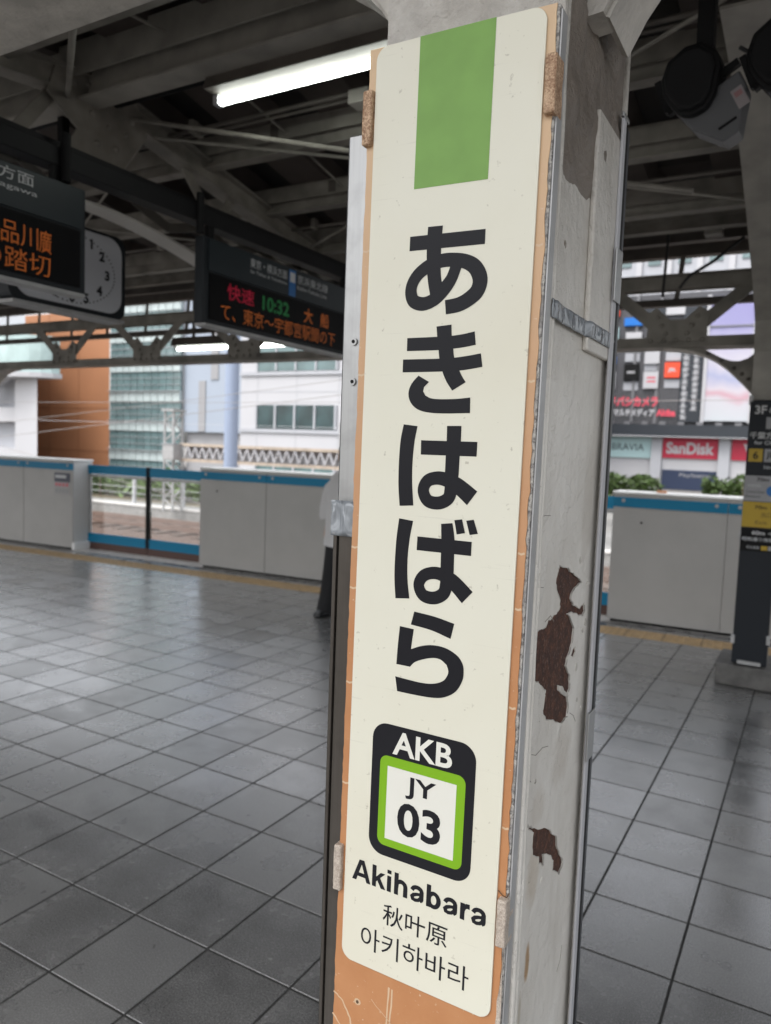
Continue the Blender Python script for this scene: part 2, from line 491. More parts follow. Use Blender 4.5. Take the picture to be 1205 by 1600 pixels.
# ------------------------------------------------------------------ mesh helpers
class MB:
    def __init__(s):
        s.v, s.f = [], []

    def add(s, vs, fs):
        k = len(s.v)
        s.v += [tuple(v) for v in vs]
        s.f += [tuple(i + k for i in f) for f in fs]
        return s

    def box(s, a, b):
        x0, x1 = sorted((a[0], b[0]))
        y0, y1 = sorted((a[1], b[1]))
        z0, z1 = sorted((a[2], b[2]))
        return s.add([(x0, y0, z0), (x1, y0, z0), (x1, y1, z0), (x0, y1, z0), (x0, y0, z1), (x1, y0, z1), (x1, y1, z1), (x0, y1, z1)],
                     [(0, 3, 2, 1), (4, 5, 6, 7), (0, 1, 5, 4), (1, 2, 6, 5), (2, 3, 7, 6), (3, 0, 4, 7)])

    def bar(s, p, q, w_, h_, up=(0, 0, 1)):
        p, q = Vector(p), Vector(q)
        d = (q - p).normalized()
        up = Vector(up)
        sd_ = d.cross(up)
        if sd_.length < 1e-4:
            sd_ = d.cross(Vector((1, 0, 0)))
        sd_.normalize()
        un = sd_.cross(d)
        vs = []
        for c in (p, q):
            for i, j in ((-1, -1), (1, -1), (1, 1), (-1, 1)):
                vs.append(c + sd_ * (i * w_ / 2) + un * (j * h_ / 2))
        return s.add(vs, [(0, 1, 2, 3), (7, 6, 5, 4), (0, 4, 5, 1), (1, 5, 6, 2), (2, 6, 7, 3), (3, 7, 4, 0)])

    def tube(s, pts, r, n=10, cap=True):
        pts = [Vector(p) for p in pts]
        rs = r if isinstance(r, (list, tuple)) else [r] * len(pts)
        vs = []
        prev = None
        for i, p in enumerate(pts):
            d = (pts[min(i + 1, len(pts) - 1)] - pts[max(i - 1, 0)]).normalized()
            if prev is None:
                a = d.cross(Vector((0, 0, 1)))
                if a.length < 1e-3:
                    a = d.cross(Vector((1, 0, 0)))
            else:
                a = prev - d * prev.dot(d)
            a.normalize()
            prev = a
            b = d.cross(a)
            for k in range(n):
                t = 2 * math.pi * k / n
                vs.append(p + (a * math.cos(t) + b * math.sin(t)) * rs[i])
        fs = []
        for i in range(len(pts) - 1):
            for k in range(n):
                fs.append((i * n + k, i * n + (k + 1) % n, (i + 1) * n + (k + 1) % n, (i + 1) * n + k))
        if cap:
            fs.append(tuple(range(n))[::-1])
            fs.append(tuple((len(pts) - 1) * n + k for k in range(n)))
        return s.add(vs, fs)

    def prism(s, pts, o, ax, ay, depth):
        """polygon pts (u,v) in plane o+u*ax+v*ay, extruded by the vector depth"""
        o, ax, ay, depth = Vector(o), Vector(ax), Vector(ay), Vector(depth)
        n = len(pts)
        vs = [o + ax * u + ay * v for u, v in pts]
        vs += [p + depth for p in vs]
        fs = [tuple(range(n)), tuple(range(n, 2 * n))[::-1]]
        fs += [(i, i + n, (i + 1) % n + n, (i + 1) % n) for i in range(n)]
        return s.add(vs, fs)

    def poly(s, pts, o, ax, ay):
        o, ax, ay = Vector(o), Vector(ax), Vector(ay)
        return s.add([o + ax * u + ay * v for u, v in pts], [tuple(range(len(pts)))])

    def ellipsoid(s, c, r, nu=14, nv=9, ax=None):
        c = Vector(c)
        vs = []
        for j in range(nv + 1):
            ph = math.pi * j / nv
            for i in range(nu):
                th = 2 * math.pi * i / nu
                q = Vector((r[0] * math.sin(ph) * math.cos(th), r[1] * math.sin(ph) * math.sin(th), r[2] * math.cos(ph)))
                vs.append(c + q)
        fs = []
        for j in range(nv):
            for i in range(nu):
                fs.append((j * nu + i, j * nu + (i + 1) % nu, (j + 1) * nu + (i + 1) % nu, (j + 1) * nu + i)[::-1])
        return s.add(vs, fs)

    def mesh(s, name, smooth=False):
        me = bpy.data.meshes.new(name)
        me.from_pydata(s.v, [], s.f)
        bm = bmesh.new()
        bm.from_mesh(me)
        bmesh.ops.remove_doubles(bm, verts=bm.verts, dist=1e-6)
        bmesh.ops.recalc_face_normals(bm, faces=bm.faces)
        bm.to_mesh(me)
        bm.free()
        if smooth:
            for p in me.polygons:
                p.use_smooth = True
        return me


def put(o, parent):
    COL.objects.link(o)
    if parent is not None:
        o.parent = parent
        o.matrix_parent_inverse = ROOTS.get(parent.name, Matrix.Identity(4)).inverted()
        ROOTS[o.name] = ROOTS.get(parent.name, Matrix.Identity(4)) if parent.type == 'EMPTY' else ROOTS.get(parent.name, Matrix.Identity(4))
        if parent.type != 'EMPTY' or parent.parent is not None:
            o.matrix_parent_inverse = Matrix.Identity(4)
            o.matrix_parent_inverse = WORLD.get(parent.name, Matrix.Identity(4)).inverted()
    WORLD[o.name] = Matrix.Identity(4)
    return o


ROOTS, WORLD = {}, {}


def obj(name, mb, m, parent=None, bevel=0.0, smooth=False, seg=2):
    """parts are written in world coordinates and keep them under their parent"""
    me = mb.mesh(name, smooth) if isinstance(mb, MB) else mb
    if m is not None:
        me.materials.clear()
        me.materials.append(m)
    o = bpy.data.objects.new(name, me)
    COL.objects.link(o)
    o.parent = parent
    if parent is not None:
        o.matrix_parent_inverse = WORLD.get(parent.name, Matrix.Identity(4)).inverted()
    WORLD[o.name] = Matrix.Identity(4)
    if bevel:
        b = o.modifiers.new('bevel', 'BEVEL')
        b.width = bevel
        b.segments = seg
        b.limit_method = 'ANGLE'
    return o


def thing(name, label, cat, loc, group=None):
    o = bpy.data.objects.new(name, None)
    o.empty_display_size = 0.1
    COL.objects.link(o)
    o.location = loc
    WORLD[o.name] = Matrix.Translation(Vector(loc))
    return tag(o, label, cat, group)


def tag(o, label=None, cat=None, group=None, kind=None):
    if label:
        o['label'] = label
    if cat:
        o['category'] = cat
    if group:
        o['group'] = group
    if kind:
        o['kind'] = kind
    return o


def dup(o, delta, label=None, turn=None):
    """a copy of a thing with its parts and sub-parts, moved by delta"""
    c = o.copy()
    COL.objects.link(c)
    c.location = Vector(o.location) + Vector(delta)
    if label:
        c['label'] = label
    for ch in list(o.children):
        d = ch.copy()
        COL.objects.link(d)
        d.parent = c
        for g in list(ch.children):
            e = g.copy()
            COL.objects.link(e)
            e.parent = d
    return c


def inst(src, name, delta, parent):
    """a repeat of a part sharing its mesh, moved by delta"""
    c = bpy.data.objects.new(name, src.data)
    COL.objects.link(c)
    for md in src.modifiers:
        b = c.modifiers.new(md.name, 'BEVEL')
        b.width, b.segments, b.limit_method = md.width, md.segments, 'ANGLE'
    c.parent = parent
    c.matrix_parent_inverse = WORLD.get(parent.name, Matrix.Identity(4)).inverted()
    c.location = Vector(delta)
    WORLD[c.name] = Matrix.Translation(Vector(delta))
    return c


def text_mesh(body, bold=0.0):
    c = bpy.data.curves.new('lettering', 'FONT')
    c.body = body
    c.size = 1
    c.offset = bold
    c.resolution_u = 4
    o = bpy.data.objects.new('lettering', c)
    COL.objects.link(o)
    dg = bpy.context.evaluated_depsgraph_get()
    me = bpy.data.meshes.new_from_object(o.evaluated_get(dg))
    bpy.data.objects.remove(o)
    bpy.data.curves.remove(c)
    return me


def text(body, o, ax, ay, m, parent, fit=None, height=None, align='L', bold=0.0, name='lettering'):
    """flat print: fit=(u0,v0,u1,v1) stretches the letters into that box of the plane o+u*ax+v*ay"""
    me = text_mesh(body, bold)
    xs = [v.co.x for v in me.vertices]
    ys = [v.co.y for v in me.vertices]
    x0, x1, y0, y1 = min(xs), max(xs), min(ys), max(ys)
    o, ax, ay = Vector(o), Vector(ax), Vector(ay)
    for v in me.vertices:
        if fit:
            u = fit[0] + (v.co.x - x0) / (x1 - x0) * (fit[2] - fit[0])
            q = fit[1] + (v.co.y - y0) / (y1 - y0) * (fit[3] - fit[1])
        else:
            k = height / (y1 - y0)
            wd = (x1 - x0) * k
            u = (v.co.x - x0) * k - {'L': 0, 'C': wd / 2, 'R': wd}[align]
            q = (v.co.y - y0) * k
        v.co = o + ax * u + ay * q
    return obj(name, me, m, parent)


def rrect(u0, v0, u1, v1, r, n=8):
    pts = []
    for cx, cy, a0 in ((u1 - r, v1 - r, 0), (u0 + r, v1 - r, 90), (u0 + r, v0 + r, 180), (u1 - r, v0 + r, 270)):
        for i in range(n + 1):
            a = R(a0 + 90 * i / n)
            pts.append((cx + r * math.cos(a), cy + r * math.sin(a)))
    return pts


X, Y, Z = Vector((1, 0, 0)), Vector((0, 1, 0)), Vector((0, 0, 1))

# ================================================================== SETTING: ground, platform
g = MB().box((-260, 6.9, -1.6), (160, 400, -1.2))
g.box((-260, -200, -1.6), (160, -1.3, -1.2))
ground = tag(obj('ground', g, M_GROUND), kind='structure')

ES = 0.054                       # the platform edge runs slightly askew to the tile grid
YE = lambda x: 6.82 + ES * x     # front line of the platform doors
EX = Vector((1, ES, 0)).normalized()
EN = Vector((-ES, 1, 0)).normalized()
EO = Vector((0, 6.82, 0))


def ep(s, off, z):               # point on the platform edge frame
    return EO + EX * s + EN * off + Z * z


slab = MB()
slab.prism([(-14.5, -1.3), (9, -1.3), (9, YE(9) + .42), (-14.5, YE(-14.5) + .42)], (0, 0, -0.0026), X, Y, (0, 0, -1.16))
platform = tag(obj('platform_floor', slab, M_JOINT), kind='structure')
platform['label'] = 'grey tiled station platform with dark joints'

T = 0.3
GX, GY = -1.75971, 1.25304
tile_m = MB()
tb, th_, bv = 0.1458, 0.0024, 0.0007
tile_m.add([(-tb, -tb, -th_), (tb, -tb, -th_), (tb, tb, -th_), (-tb, tb, -th_), (-tb, -tb, -bv), (tb, -tb, -bv), (tb, tb, -bv), (-tb, tb, -bv),
            (-tb + bv, -tb + bv, 0), (tb - bv, -tb + bv, 0), (tb - bv, tb - bv, 0), (-tb + bv, tb - bv, 0)],
           [(0, 1, 5, 4), (1, 2, 6, 5), (2, 3, 7, 6), (3, 0, 4, 7), (4, 5, 9, 8), (5, 6, 10, 9), (6, 7, 11, 10), (7, 4, 8, 11), (8, 9, 10, 11)])
tile_mesh = tile_m.mesh('floor_tile')
tile_mesh.materials.append(M_TILE)
cells = []
for i in range(-42, 36):
    for j in range(-8, 20):
        cx, cy = GX + (i + .5) * T, GY + (j + .5) * T
        lim = YE(cx) - 0.505
        if cy - T / 2 > lim - .02 or cx > 8.8 or cx < -14.3:
            continue
        full = cy + T / 2 <= min(YE(cx - T / 2), YE(cx + T / 2)) - 0.505
        # in the picture?
        d = Vector((cx, cy, 0)) - Vector((0, 0, H))
        zc = d.dot(fw)
        px = 633 + F_PX * d.dot(rr) / zc if zc > .05 else -999
        py = 796.3 - F_PX * d.dot(uu) / zc if zc > .05 else -999
        vis = -60 < px < 1265 and 0 < py < 1680 and not (520 + .02 * (1600 - py) < px < 890)
        cells.append((not vis, d.length, cx, cy, full))
cells.sort()
field = MB()
nt_ = 0
for hid, dist, cx, cy, full in cells:
    jz = random.uniform(-.0002, .0004)
    if not hid and full and nt_ < 298:
        o = bpy.data.objects.new('floor_tile', tile_mesh)
        COL.objects.link(o)
        o.parent = platform
        o.location = (cx, cy, jz)
        o.rotation_euler = (random.uniform(-.0012, .0012), random.uniform(-.0012, .0012), 0)
        nt_ += 1
    elif full:
        field.add([(cx + v.co.x, cy + v.co.y, v.co.z + jz) for v in tile_mesh.vertices], [tuple(p.vertices) for p in tile_mesh.polygons])
    else:
        a, b = cx - tb, cx + tb
        y0 = cy - tb
        ya, yb = min(cy + tb, YE(a) - .507), min(cy + tb, YE(b) - .507)
        if ya - y0 > .01 and yb - y0 > .01:
            field.prism([(a, y0), (b, y0), (b, yb), (a, ya)], (0, 0, jz), X, Y, (0, 0, -.0024))
fo = obj('floor_tile_field', field, M_TILE, platform)
fo['kind'] = 'stuff'

# tactile strip, grey margin tiles and pale sill along the platform doors
tac = MB()
tac.add([tuple(EX * a + EN * b + Z * c) for a, b, c in ((-.147, -.147, 0), (.147, -.147, 0), (.147, .147, 0), (-.147, .147, 0), (-.147, -.147, -.0024), (.147, -.147, -.0024), (.147, .147, -.0024), (-.147, .147, -.0024))],
        [(0, 1, 2, 3), (0, 4, 5, 1), (1, 5, 6, 2), (2, 6, 7, 3), (3, 7, 4, 0)])
for a in range(5):
    for b in range(5):
        c = EX * (-.116 + .058 * a) + EN * (-.116 + .058 * b)
        vs = []
        for rad, z in ((.017, 0.0), (.011, .005)):
            for k in range(6):
                vs.append(c + Vector((rad * math.cos(k * R(60)), rad * math.sin(k * R(60)), z)))
        tac.add(vs, [(k, (k + 1) % 6, 6 + (k + 1) % 6, 6 + k) for k in range(6)] + [tuple(range(6, 12))])
tac_mesh = tac.mesh('tactile_tile')
tac_mesh.materials.append(M_YEL)
mar = MB().prism([(-.147, -.098), (.147, -.098), (.147, .098), (-.147, .098)], (0, 0, 0), EX, EN, (0, 0, -.0014))
mar_mesh = mar.mesh('margin_tile')
mar_mesh.materials.append(M_TILE)
for k in range(-41, 14):
    o = bpy.data.objects.new('tactile_tile', tac_mesh)
    COL.objects.link(o)
    o.parent = platform
    o.location = ep(k * .3, -.352, 0)
    o = bpy.data.objects.new('margin_tile', mar_mesh)
    COL.objects.link(o)
    o.parent = platform
    o.location = ep(k * .3, -.102, -.001)
sill = MB().prism([(-12.5, .002), (5, .002), (5, .415), (-12.5, .415)], (EO.x, EO.y, 0.0), EX, EN, (0, 0, -.0024))
obj('edge_sill', sill, M_SILL, platform)

# ================================================================== TRACKS BEYOND
track = tag(obj('track_bed', MB().box((-70, 7.4, -1.1995), (40, 16.2, -0.92)), M_BALLAST), kind='structure')
sm = MB().box((-.12, -1.1, -.08), (.12, 1.1, .02)).mesh('sleeper')
sm.materials.append(M_SLEEP)
for yc in (9.3, 14.6):
    for k in range(62):
        o = bpy.data.objects.new('sleeper', sm)
        COL.objects.link(o)
        o.parent = track
        o.location = (-40 + .72 * k, yc, -.9)
    for dy in (-.54, .54):
        obj('running_rail', MB().bar((-70, yc + dy, -.80), (40, yc + dy, -.80), .065, .14), M_RAIL, track)
kerb = tag(obj('track_kerb', MB().box((-70, 16.25, -1.19), (40, 17.6, -.60)), M_CONC), kind='structure')
obj('kerb_cap', MB().box((-70, 16.22, -.598), (40, 16.5, -.55)), M_SILL, kerb)
# vegetated verge
verge = tag(obj('verge_bank', MB().box((-70, 17.6, -1.19), (-8, 24, -.62)), mat('earth', (0.13, 0.105, 0.06), .9, noise=.4, nscale=1.5)), kind='structure')

# white trackside fence
fx = [-23.9 + 2.19 * k for k in range(9)]
fence = thing('trackside_fence', 'white post and rail fence beside the far track seen through the glass doors', 'fence', (-19, 17.0, -.6))
for x in fx:
    obj('fence_post', MB().box((x - .045, 16.95, -.6), (x + .045, 17.04, .26)), M_BWHITE, fence)
for z, hh in ((.25, .055), (-.08, .012), (-.28, .012)):
    obj('fence_rail', MB().box((-24, 16.94, z - hh / 2), (-6.3, 16.99, z + hh / 2)), M_BWHITE, fence)


def leaves(n, box, size, seed, taper=.35):
    rnd = random.Random(seed)
    mb = MB()
    x0, y0, z0, x1, y1, z1 = box
    for _ in range(n):
        # clumpy: pick a clump, then scatter in it
        cxx, cyy, czz = rnd.random(), rnd.random(), rnd.random() ** .7
        p = Vector((x0 + (x1 - x0) * cxx, y0 + (y1 - y0) * cyy, z0 + (z1 - z0) * czz))
        lump = mnoise.noise(Vector((p.x * .9, p.y * .9, 3.1 + seed))) * .5 + .5
        top = z0 + (z1 - z0) * (.55 + .5 * lump)
        if p.z > top:
            p.z = z0 + (top - z0) * rnd.random() ** .5
        if mnoise.noise(p * 1.7 + Vector((seed, 0, 0))) < -.28:
            continue
        a = Vector((rnd.uniform(-1, 1), rnd.uniform(-1, 1), rnd.uniform(-.4, .8))).normalized()
        b = a.cross(Vector((rnd.uniform(-1, 1), rnd.uniform(-1, 1), rnd.uniform(-1, 1)))).normalized()
        s_ = size * rnd.uniform(.6, 1.3)
        mb.add([p - a * s_, p + b * s_ * .45, p + a * s_, p - b * s_ * .45], [(0, 1, 2, 3)])
    return mb


def bush(x0, x1, y0, y1, z0, z1, n, size, seed, label, cat='hedge', group=None):
    t = thing('bush', label, cat, ((x0 + x1) / 2, (y0 + y1) / 2, z0), group)
    fo_ = obj('foliage', leaves(n, (x0, y0, z0, x1, y1, z1), size, seed), M_LEAF if y1 < 30 else M_LEAFD, t)
    fo_['kind'] = 'stuff'
    st = MB()
    rnd = random.Random(seed)
    for k in range(6):
        bx, by = rnd.uniform(x0, x1), rnd.uniform(y0, y1)
        st.tube([(bx, by, z0), (bx + rnd.uniform(-.2, .2), by, z0 + (z1 - z0) * .8)], [.04, .015], 6)
    obj('stem', st, M_SLEEP, t)['kind'] = 'stuff'
    return t


bush(-26.5, -21.8, 18.4, 20.4, -.62, .42, 2600, .13, 1, 'green trackside shrub behind the fence, under the orange building')
bush(-21.6, -17.2, 18.4, 20.4, -.62, .55, 2600, .13, 2, 'green trackside shrub behind the fence, left of the lattice mast')
bush(-16.9, -13.0, 18.6, 20.4, -.62, .35, 1800, .13, 3, 'green trackside shrub behind the fence, right of the lattice mast')
bush(-11.6, -7.1, 39.4, 41.0, -1.2, 1.0, 3200, .17, 4, 'green shrub at the store front under the pale blue banner')
bush(-5.0, -1.6, 39.4, 41.0, -1.2, 1.0, 2600, .17, 5, 'green shrub at the store front under the right-hand red banner')

# lattice mast, lattice beam and steel pole over the tracks
mast = thing('catenary_mast', 'grey lattice mast standing left of the lattice beam', 'mast', (-16.75, 16, -.6))
for sx in (-.19, .19):
    for sy in (-.17, .17):
        obj('mast_leg', MB().bar((-16.75 + sx, 16 + sy, -.6), (-16.75 + sx * .9, 16 + sy, 2.35), .05, .05, up=Y), M_GALV, mast)
lat = MB()
for k in range(10):
    z = -.5 + .28 * k
    s_ = 1 if k % 2 else -1
    for sy in (-.17, .17):
        lat.bar((-16.75 - .19 * s_, 16 + sy, z), (-16.75 + .19 * s_, 16 + sy, z + .28), .035, .035, up=Y)
    lat.bar((-16.75 + .19, 16 - .17 * s_, z), (-16.75 + .19, 16 + .17 * s_, z + .28), .035, .035, up=X)
obj('lacing', lat, M_GALV, mast)
obj('mast_cap', MB().box((-17, 15.75, 2.34), (-16.5, 16.25, 2.40)), M_GALV, mast)

mast2 = thing('catenary_mast', 'slim grey lattice mast at the right end of the lattice beam', 'mast', (-12.05, 18, -.6))
for sx in (-.13, .13):
    obj('mast_leg', MB().bar((-12.05 + sx, 18, -.6), (-12.05 + sx, 18, 2.2), .05, .05, up=Y), M_GALV, mast2)
lat = MB()
for k in range(11):
    z = -.5 + .24 * k
    s_ = 1 if k % 2 else -1
    lat.bar((-12.05 - .13 * s_, 18, z), (-12.05 + .13 * s_, 18, z + .24), .03, .03, up=Y)
obj('lacing', lat, M_GALV, mast2)

beam = thing('lattice_beam', 'pale zigzag lattice beam spanning the tracks above the doors', 'beam', (-13.3, 16, .95))
obj('top_chord', MB().box((-16.3, 15.8, 1.34), (-9.5, 16.15, 1.42)), mat('beam_top_tan', (0.50, 0.42, 0.34), .6, noise=.2, nscale=4), beam)
obj('bottom_chord', MB().box((-16.3, 15.8, .90), (-9.5, 16.15, .98)), mat('beam_top_tan', (0, 0, 0)), beam)
for k in range(24):
    x = -16.1 + .275 * k
    zz = ((x, 15.83, .98), (x + .1375, 15.83, 1.34), (x + .275, 15.83, .98))
    obj('diagonal', MB().bar(zz[0], zz[1], .04, .045, up=Y), M_BWHITE, beam)
    obj('diagonal', MB().bar(zz[1], zz[2], .04, .045, up=Y), M_BWHITE, beam)
obj('back_plate', MB().box((-16.2, 16.1, .98), (-9.5, 16.13, 1.34)), M_BSHADE, beam)
bx = thing('equipment_box', 'grey equipment box fixed at the left end of the lattice beam', 'box', (-16.4, 15.7, .92))
obj('box_body', MB().box((-16.62, 15.45, .92), (-16.18, 15.78, 1.38)), M_GALV, bx, .02)
obj('box_lid', MB().box((-16.64, 15.43, 1.381), (-16.16, 15.79, 1.40)), M_BSHADE, bx)

pole = thing('steel_pole', 'thick pale blue steel pole rising before the white building', 'pole', (-12.7, 14, -.9))
obj('shaft', MB().tube([(-12.7, 12.0, -1.19), (-12.7, 12.0, 9)], .17, 20), mat('pole_pale_blue', (0.30, 0.36, 0.48), .4), pole)
for c in pole.children:
    c.location = (-.0, 2.0, 0)
obj('base_flange', MB().tube([(-12.7, 14, -1.19), (-12.7, 14, -1.1)], .3, 16), M_GALV, pole)

# overhead wires
def wire(p, q, sag, r_, label, m=M_WIREL):
    pts = []
    for i in range(13):
        t = i / 12
        v = Vector(p).lerp(Vector(q), t)
        v.z -= sag * 4 * t * (1 - t)
        pts.append(v)
    o = obj('overhead_wire', MB().tube(pts, r_, 5), m)
    tag(o, label, 'wire', 'overhead wires above the tracks')


wire((-30, 12, 1.0), (-5, 12, 3.1), .15, .006, 'thin overhead wire, topmost of those crossing the orange building')
wire((-30, 12, .40), (-8, 12, 2.5), .05, .007, 'overhead wire rising to the right before the orange building')
wire((-30, 12, 2.9), (-9, 12, -.25), .05, .007, 'overhead wire falling to the right before the orange building')
wire((-26, 12, 2.35), (30, 12, 3.0), .25, .005, 'thin overhead wire passing before the white building')
wire((-60, 24, 2.32), (60, 24, 2.10), .02, .009, 'pale overhead wire crossing before the red banner', M_BWHITE)

# ================================================================== BUILDINGS (left)
def window_row(parent, x0, x1, z0, z1, y, n, fr=.12, m=M_WIN, mf=M_BWHITE, name='window'):
    wv = (x1 - x0) / n
    wn = obj(name, MB().box((0, y - .08, z0), (wv - fr, y + .02, z1)), m, parent)
    out = []
    for k in range(n):
        if k == 0:
            wn.location = (x0 + fr / 2, 0, 0)
        else:
            inst(wn, name, (x0 + fr / 2 + wv * k, 0, 0), parent)
    for k in range(n + 1):
        obj('mullion', MB().box((x0 + wv * k - fr / 2 + .002, y - .16, z0), (x0 + wv * k + fr / 2 - .002, y + .02, z1)), mf, parent)


def skew(x0, x1, y0, y1, z0, z1, k):
    # a block whose side walls run back at an angle
    d = k * (y1 - y0)
    return MB().prism([(x0, y0), (x1, y0), (x1 + d, y1), (x0 + d, y1)], (0, 0, z0), X, Y, (0, 0, z1 - z0))


# white building with balconies, far left
b1 = thing('white_building', 'white building with curved glazed bay at the far left edge', 'building', (-58, 38, -1.2))
obj('wall', skew(-70, -52.2, 35.2, 42, -1.2, 11, -1.6), M_BSHADE, b1)
obj('corner_pier', skew(-51.6, -49.1, 34, 36, -1.2, 5.9, -1.6), M_BWHITE, b1)
for z in (-.6, 2.45):
    obj('balcony_band', MB().box((-70, 34.3, z), (-51.6, 35.2, z + 1.05)), M_BWHITE, b1)
bay = []
for k in range(13):
    a = R(180 + 180 * k / 12)
    bay.append((-52.0 + 3.9 * math.cos(a), 35.1 + 2.3 * math.sin(a)))
obj('bay_window', MB().prism([(p[0], p[1]) for p in bay], (0, 0, 5.95), X, Y, (0, 0, 2.6)), mat('bay_glass', (0.45, 0.58, 0.57), .2, noise=.2, nscale=1), b1)
obj('bay_ledge', MB().prism([((p[0] + 52) * 1.06 - 52, (p[1] - 35.1) * 1.06 + 35.1) for p in bay], (0, 0, 5.6), X, Y, (0, 0, .34)), M_BWHITE, b1)
obj('soffit_panel', MB().box((-62, 34.2, 5.9), (-56.2, 35.2, 6.6)), mat('tan_soffit', (0.45, 0.30, 0.19), .6), b1)
brc = MB().bar((-57.5, 34.15, 5.9), (-54.0, 34.15, 5.1), .2, .5, up=Y)
brc.bar((-54.0, 34.15, 5.1), (-51.8, 34.15, 5.9), .2, .3, up=Y)
brc.bar((-57.5, 34.12, 2.9), (-53.6, 34.12, 5.6), .2, .8, up=Y)
obj('canopy_strut', brc, M_BWHITE, b1)

# terracotta building
b2 = thing('terracotta_building', 'blank terracotta orange building between white bay and glass facade', 'building', (-54, 48, -1.2))
obj('wall', skew(-66, -48.85, 40, 56, -1.2, 11.5, -1.4), M_TERRA, b2)
for k in range(4):
    z = .4 + 3.4 * k
    obj('panel_joint', MB().box((-66, 39.985, z), (-48.85, 39.998, z + .05)), mat('terracotta_joint', (0.22, 0.09, 0.04), .8), b2)
for x in (-52.5, -56.2, -59.8):
    obj('panel_joint', MB().box((x, 39.985, -1.2), (x + .05, 39.9975, 11.5)), mat('terracotta_joint', (0, 0, 0)), b2)

# glass-grid building
b3 = thing('glass_building', 'office building with green glass bands and white spandrels', 'building', (-45, 46, -1.2))
obj('wall', skew(-48.8, -41.3, 40.2, 54, -1.2, 20, -1.0), M_BSHADE, b3)
gx0, gx1, gn = -48.84, -41.25, 10
gw = (gx1 - gx0) / gn
pw = [obj('spandrel', MB().box((.03, 39.95, 0), (gw - .03, 40.2, .76)), M_WINP, b3)]
gp = [obj('glass_pane', MB().box((.025, 40.05, 0), (gw - .025, 40.2, .465)), M_WIN2, b3)]
first = [True, True]
for f in range(-1, 9):
    z0 = 4.383 + 2.227 * (f - 2)
    # white spandrel on top of each glazed storey
    for k in range(gn):
        x = gx0 + gw * k
        if first[0]:
            pw[0].location = (x, 0, z0)
            first[0] = False
        else:
            inst(pw[0], 'spandrel', (x, 0, z0 - .19 * (f % 2) * 0), b3)
        for q in range(3):
            zz = z0 - 1.46 + .487 * q
            if first[1]:
                gp[0].location = (x, 0, zz)
                first[1] = False
            elif zz > -1.2:
                inst(gp[0], 'glass_pane', (x, 0, zz), b3)
    fr = MB()
    for q in range(4):
        fr.box((gx0, 40.0, z0 - 1.475 + .487 * q), (gx1, 40.045, z0 - 1.45 + .487 * q))
    obj('transom', fr, M_BWHITE, b3)
    obj('sun_shade', MB().box((gx0, 39.75, z0 + .765), (gx1, 39.95, z0 + .79)), M_BWHITE, b3)

# white and pale blue building
b4 = thing('white_office_building', 'white panelled building with pale blue wing and dark window row', 'building', (-30, 46, -1.2))
obj('wall', MB().box((-35.45, 40, -1.2), (-18, 60, 20)), M_BWHITE, b4)
obj('blue_wing', skew(-41.24, -35.46, 40.4, 60, 2.2, 20, 0), M_BBLUE, b4)
obj('blue_wing_base', MB().box((-41.2, 40.7, -1.2), (-35.46, 60, 2.19)), M_BGREY, b4)
obj('slot_window', MB().box((-39.75, 40.33, 2.25), (-39.1, 40.39, 5.9)), M_BGREY, b4)
obj('slot_window', MB().box((-38.6, 40.33, 5.98), (-37.9, 40.39, 9.4)), M_BGREY, b4)
for f in range(-1, 3):
    z0 = 2.58 + 3.85 * f
    window_row(b4, -33.95, -27.4, z0, z0 + 1.58, 40, 4, .14, M_WIN if f == 0 else M_WIN2, M_BSHADE)
    window_row(b4, -25.0, -18.4, z0, z0 + 1.58, 40, 4, .14, M_WIN, M_BSHADE)
    obj('sill_band', MB().box((-35.45, 39.88, z0 - .28), (-18, 39.99, z0 - .04)), M_BSHADE, b4)
for x in (-33.96, -30.63, -27.26, -24.0, -20.7):
    for f in range(-1, 2):
        z0 = 2.58 + 3.85 * f + 1.62
        obj('panel_joint', MB().box((x - .02, 39.985, z0), (x + .02, 39.997, z0 + 1.95)), M_BSHADE, b4)
for f in range(-1, 2):
    z0 = 2.58 + 3.85 * f + 2.45
    obj('panel_joint', MB().box((-35.4, 39.986, z0), (-18, 39.996, z0 + .04)), M_BSHADE, b4)

# ================================================================== ELECTRONICS STORE (right)
st_ = thing('electronics_store', 'large dark clad electronics store with logo panels and lit billboard', 'building', (-8, 80, -1.2))
YS = 70.0
obj('wall', MB().box((-34, YS, 4.6), (14, YS + 30, 16.2)), M_DARKF, st_)
obj('upper_wall', MB().box((-34, YS + .6, 16.2), (14, YS + 30, 30)), M_BSHADE, st_)
for k in range(15):
    x = -33 + 2.6 * k
    obj('upper_window', MB().box((x, YS + .5, 18.9), (x + 1.1, YS + .62, 20.3)), M_WIN2, st_)
    obj('upper_pilaster', MB().box((x + 1.6, YS + .35, 16.2), (x + 2.1, YS + .6, 30)), M_BWHITE, st_)
rib = MB()
for k in range(120):
    x = -33.9 + .195 * k
    if x > -11.3:
        break
    rib.box((x, YS - .10, 4.65), (x + .05, YS, 7.9))
obj('louvre', rib, M_DARKR, st_)['kind'] = 'stuff'
for k in range(9):
    x = -27.65 + 2.06 * k
    if x < -11.2:
        obj('wide_rib', MB().box((x - .13, YS - .22, 4.7), (x + .13, YS, 16.1)), M_DARKR, st_)
obj('cornice', MB().box((-34, YS - 1.2, 3.5), (14, YS, 4.58)), M_CORN, st_)
for k in range(12):
    x = -22 + 1.55 * k
    obj('cornice_lamp', MB().box((x, YS - .8, 4.6), (x + .55, YS - .3, 4.86)), M_DARKR, st_)
obj('storefront', MB().box((-34, YS, -1.2), (14, YS + 28, 3.49)), M_BWHITE, st_)
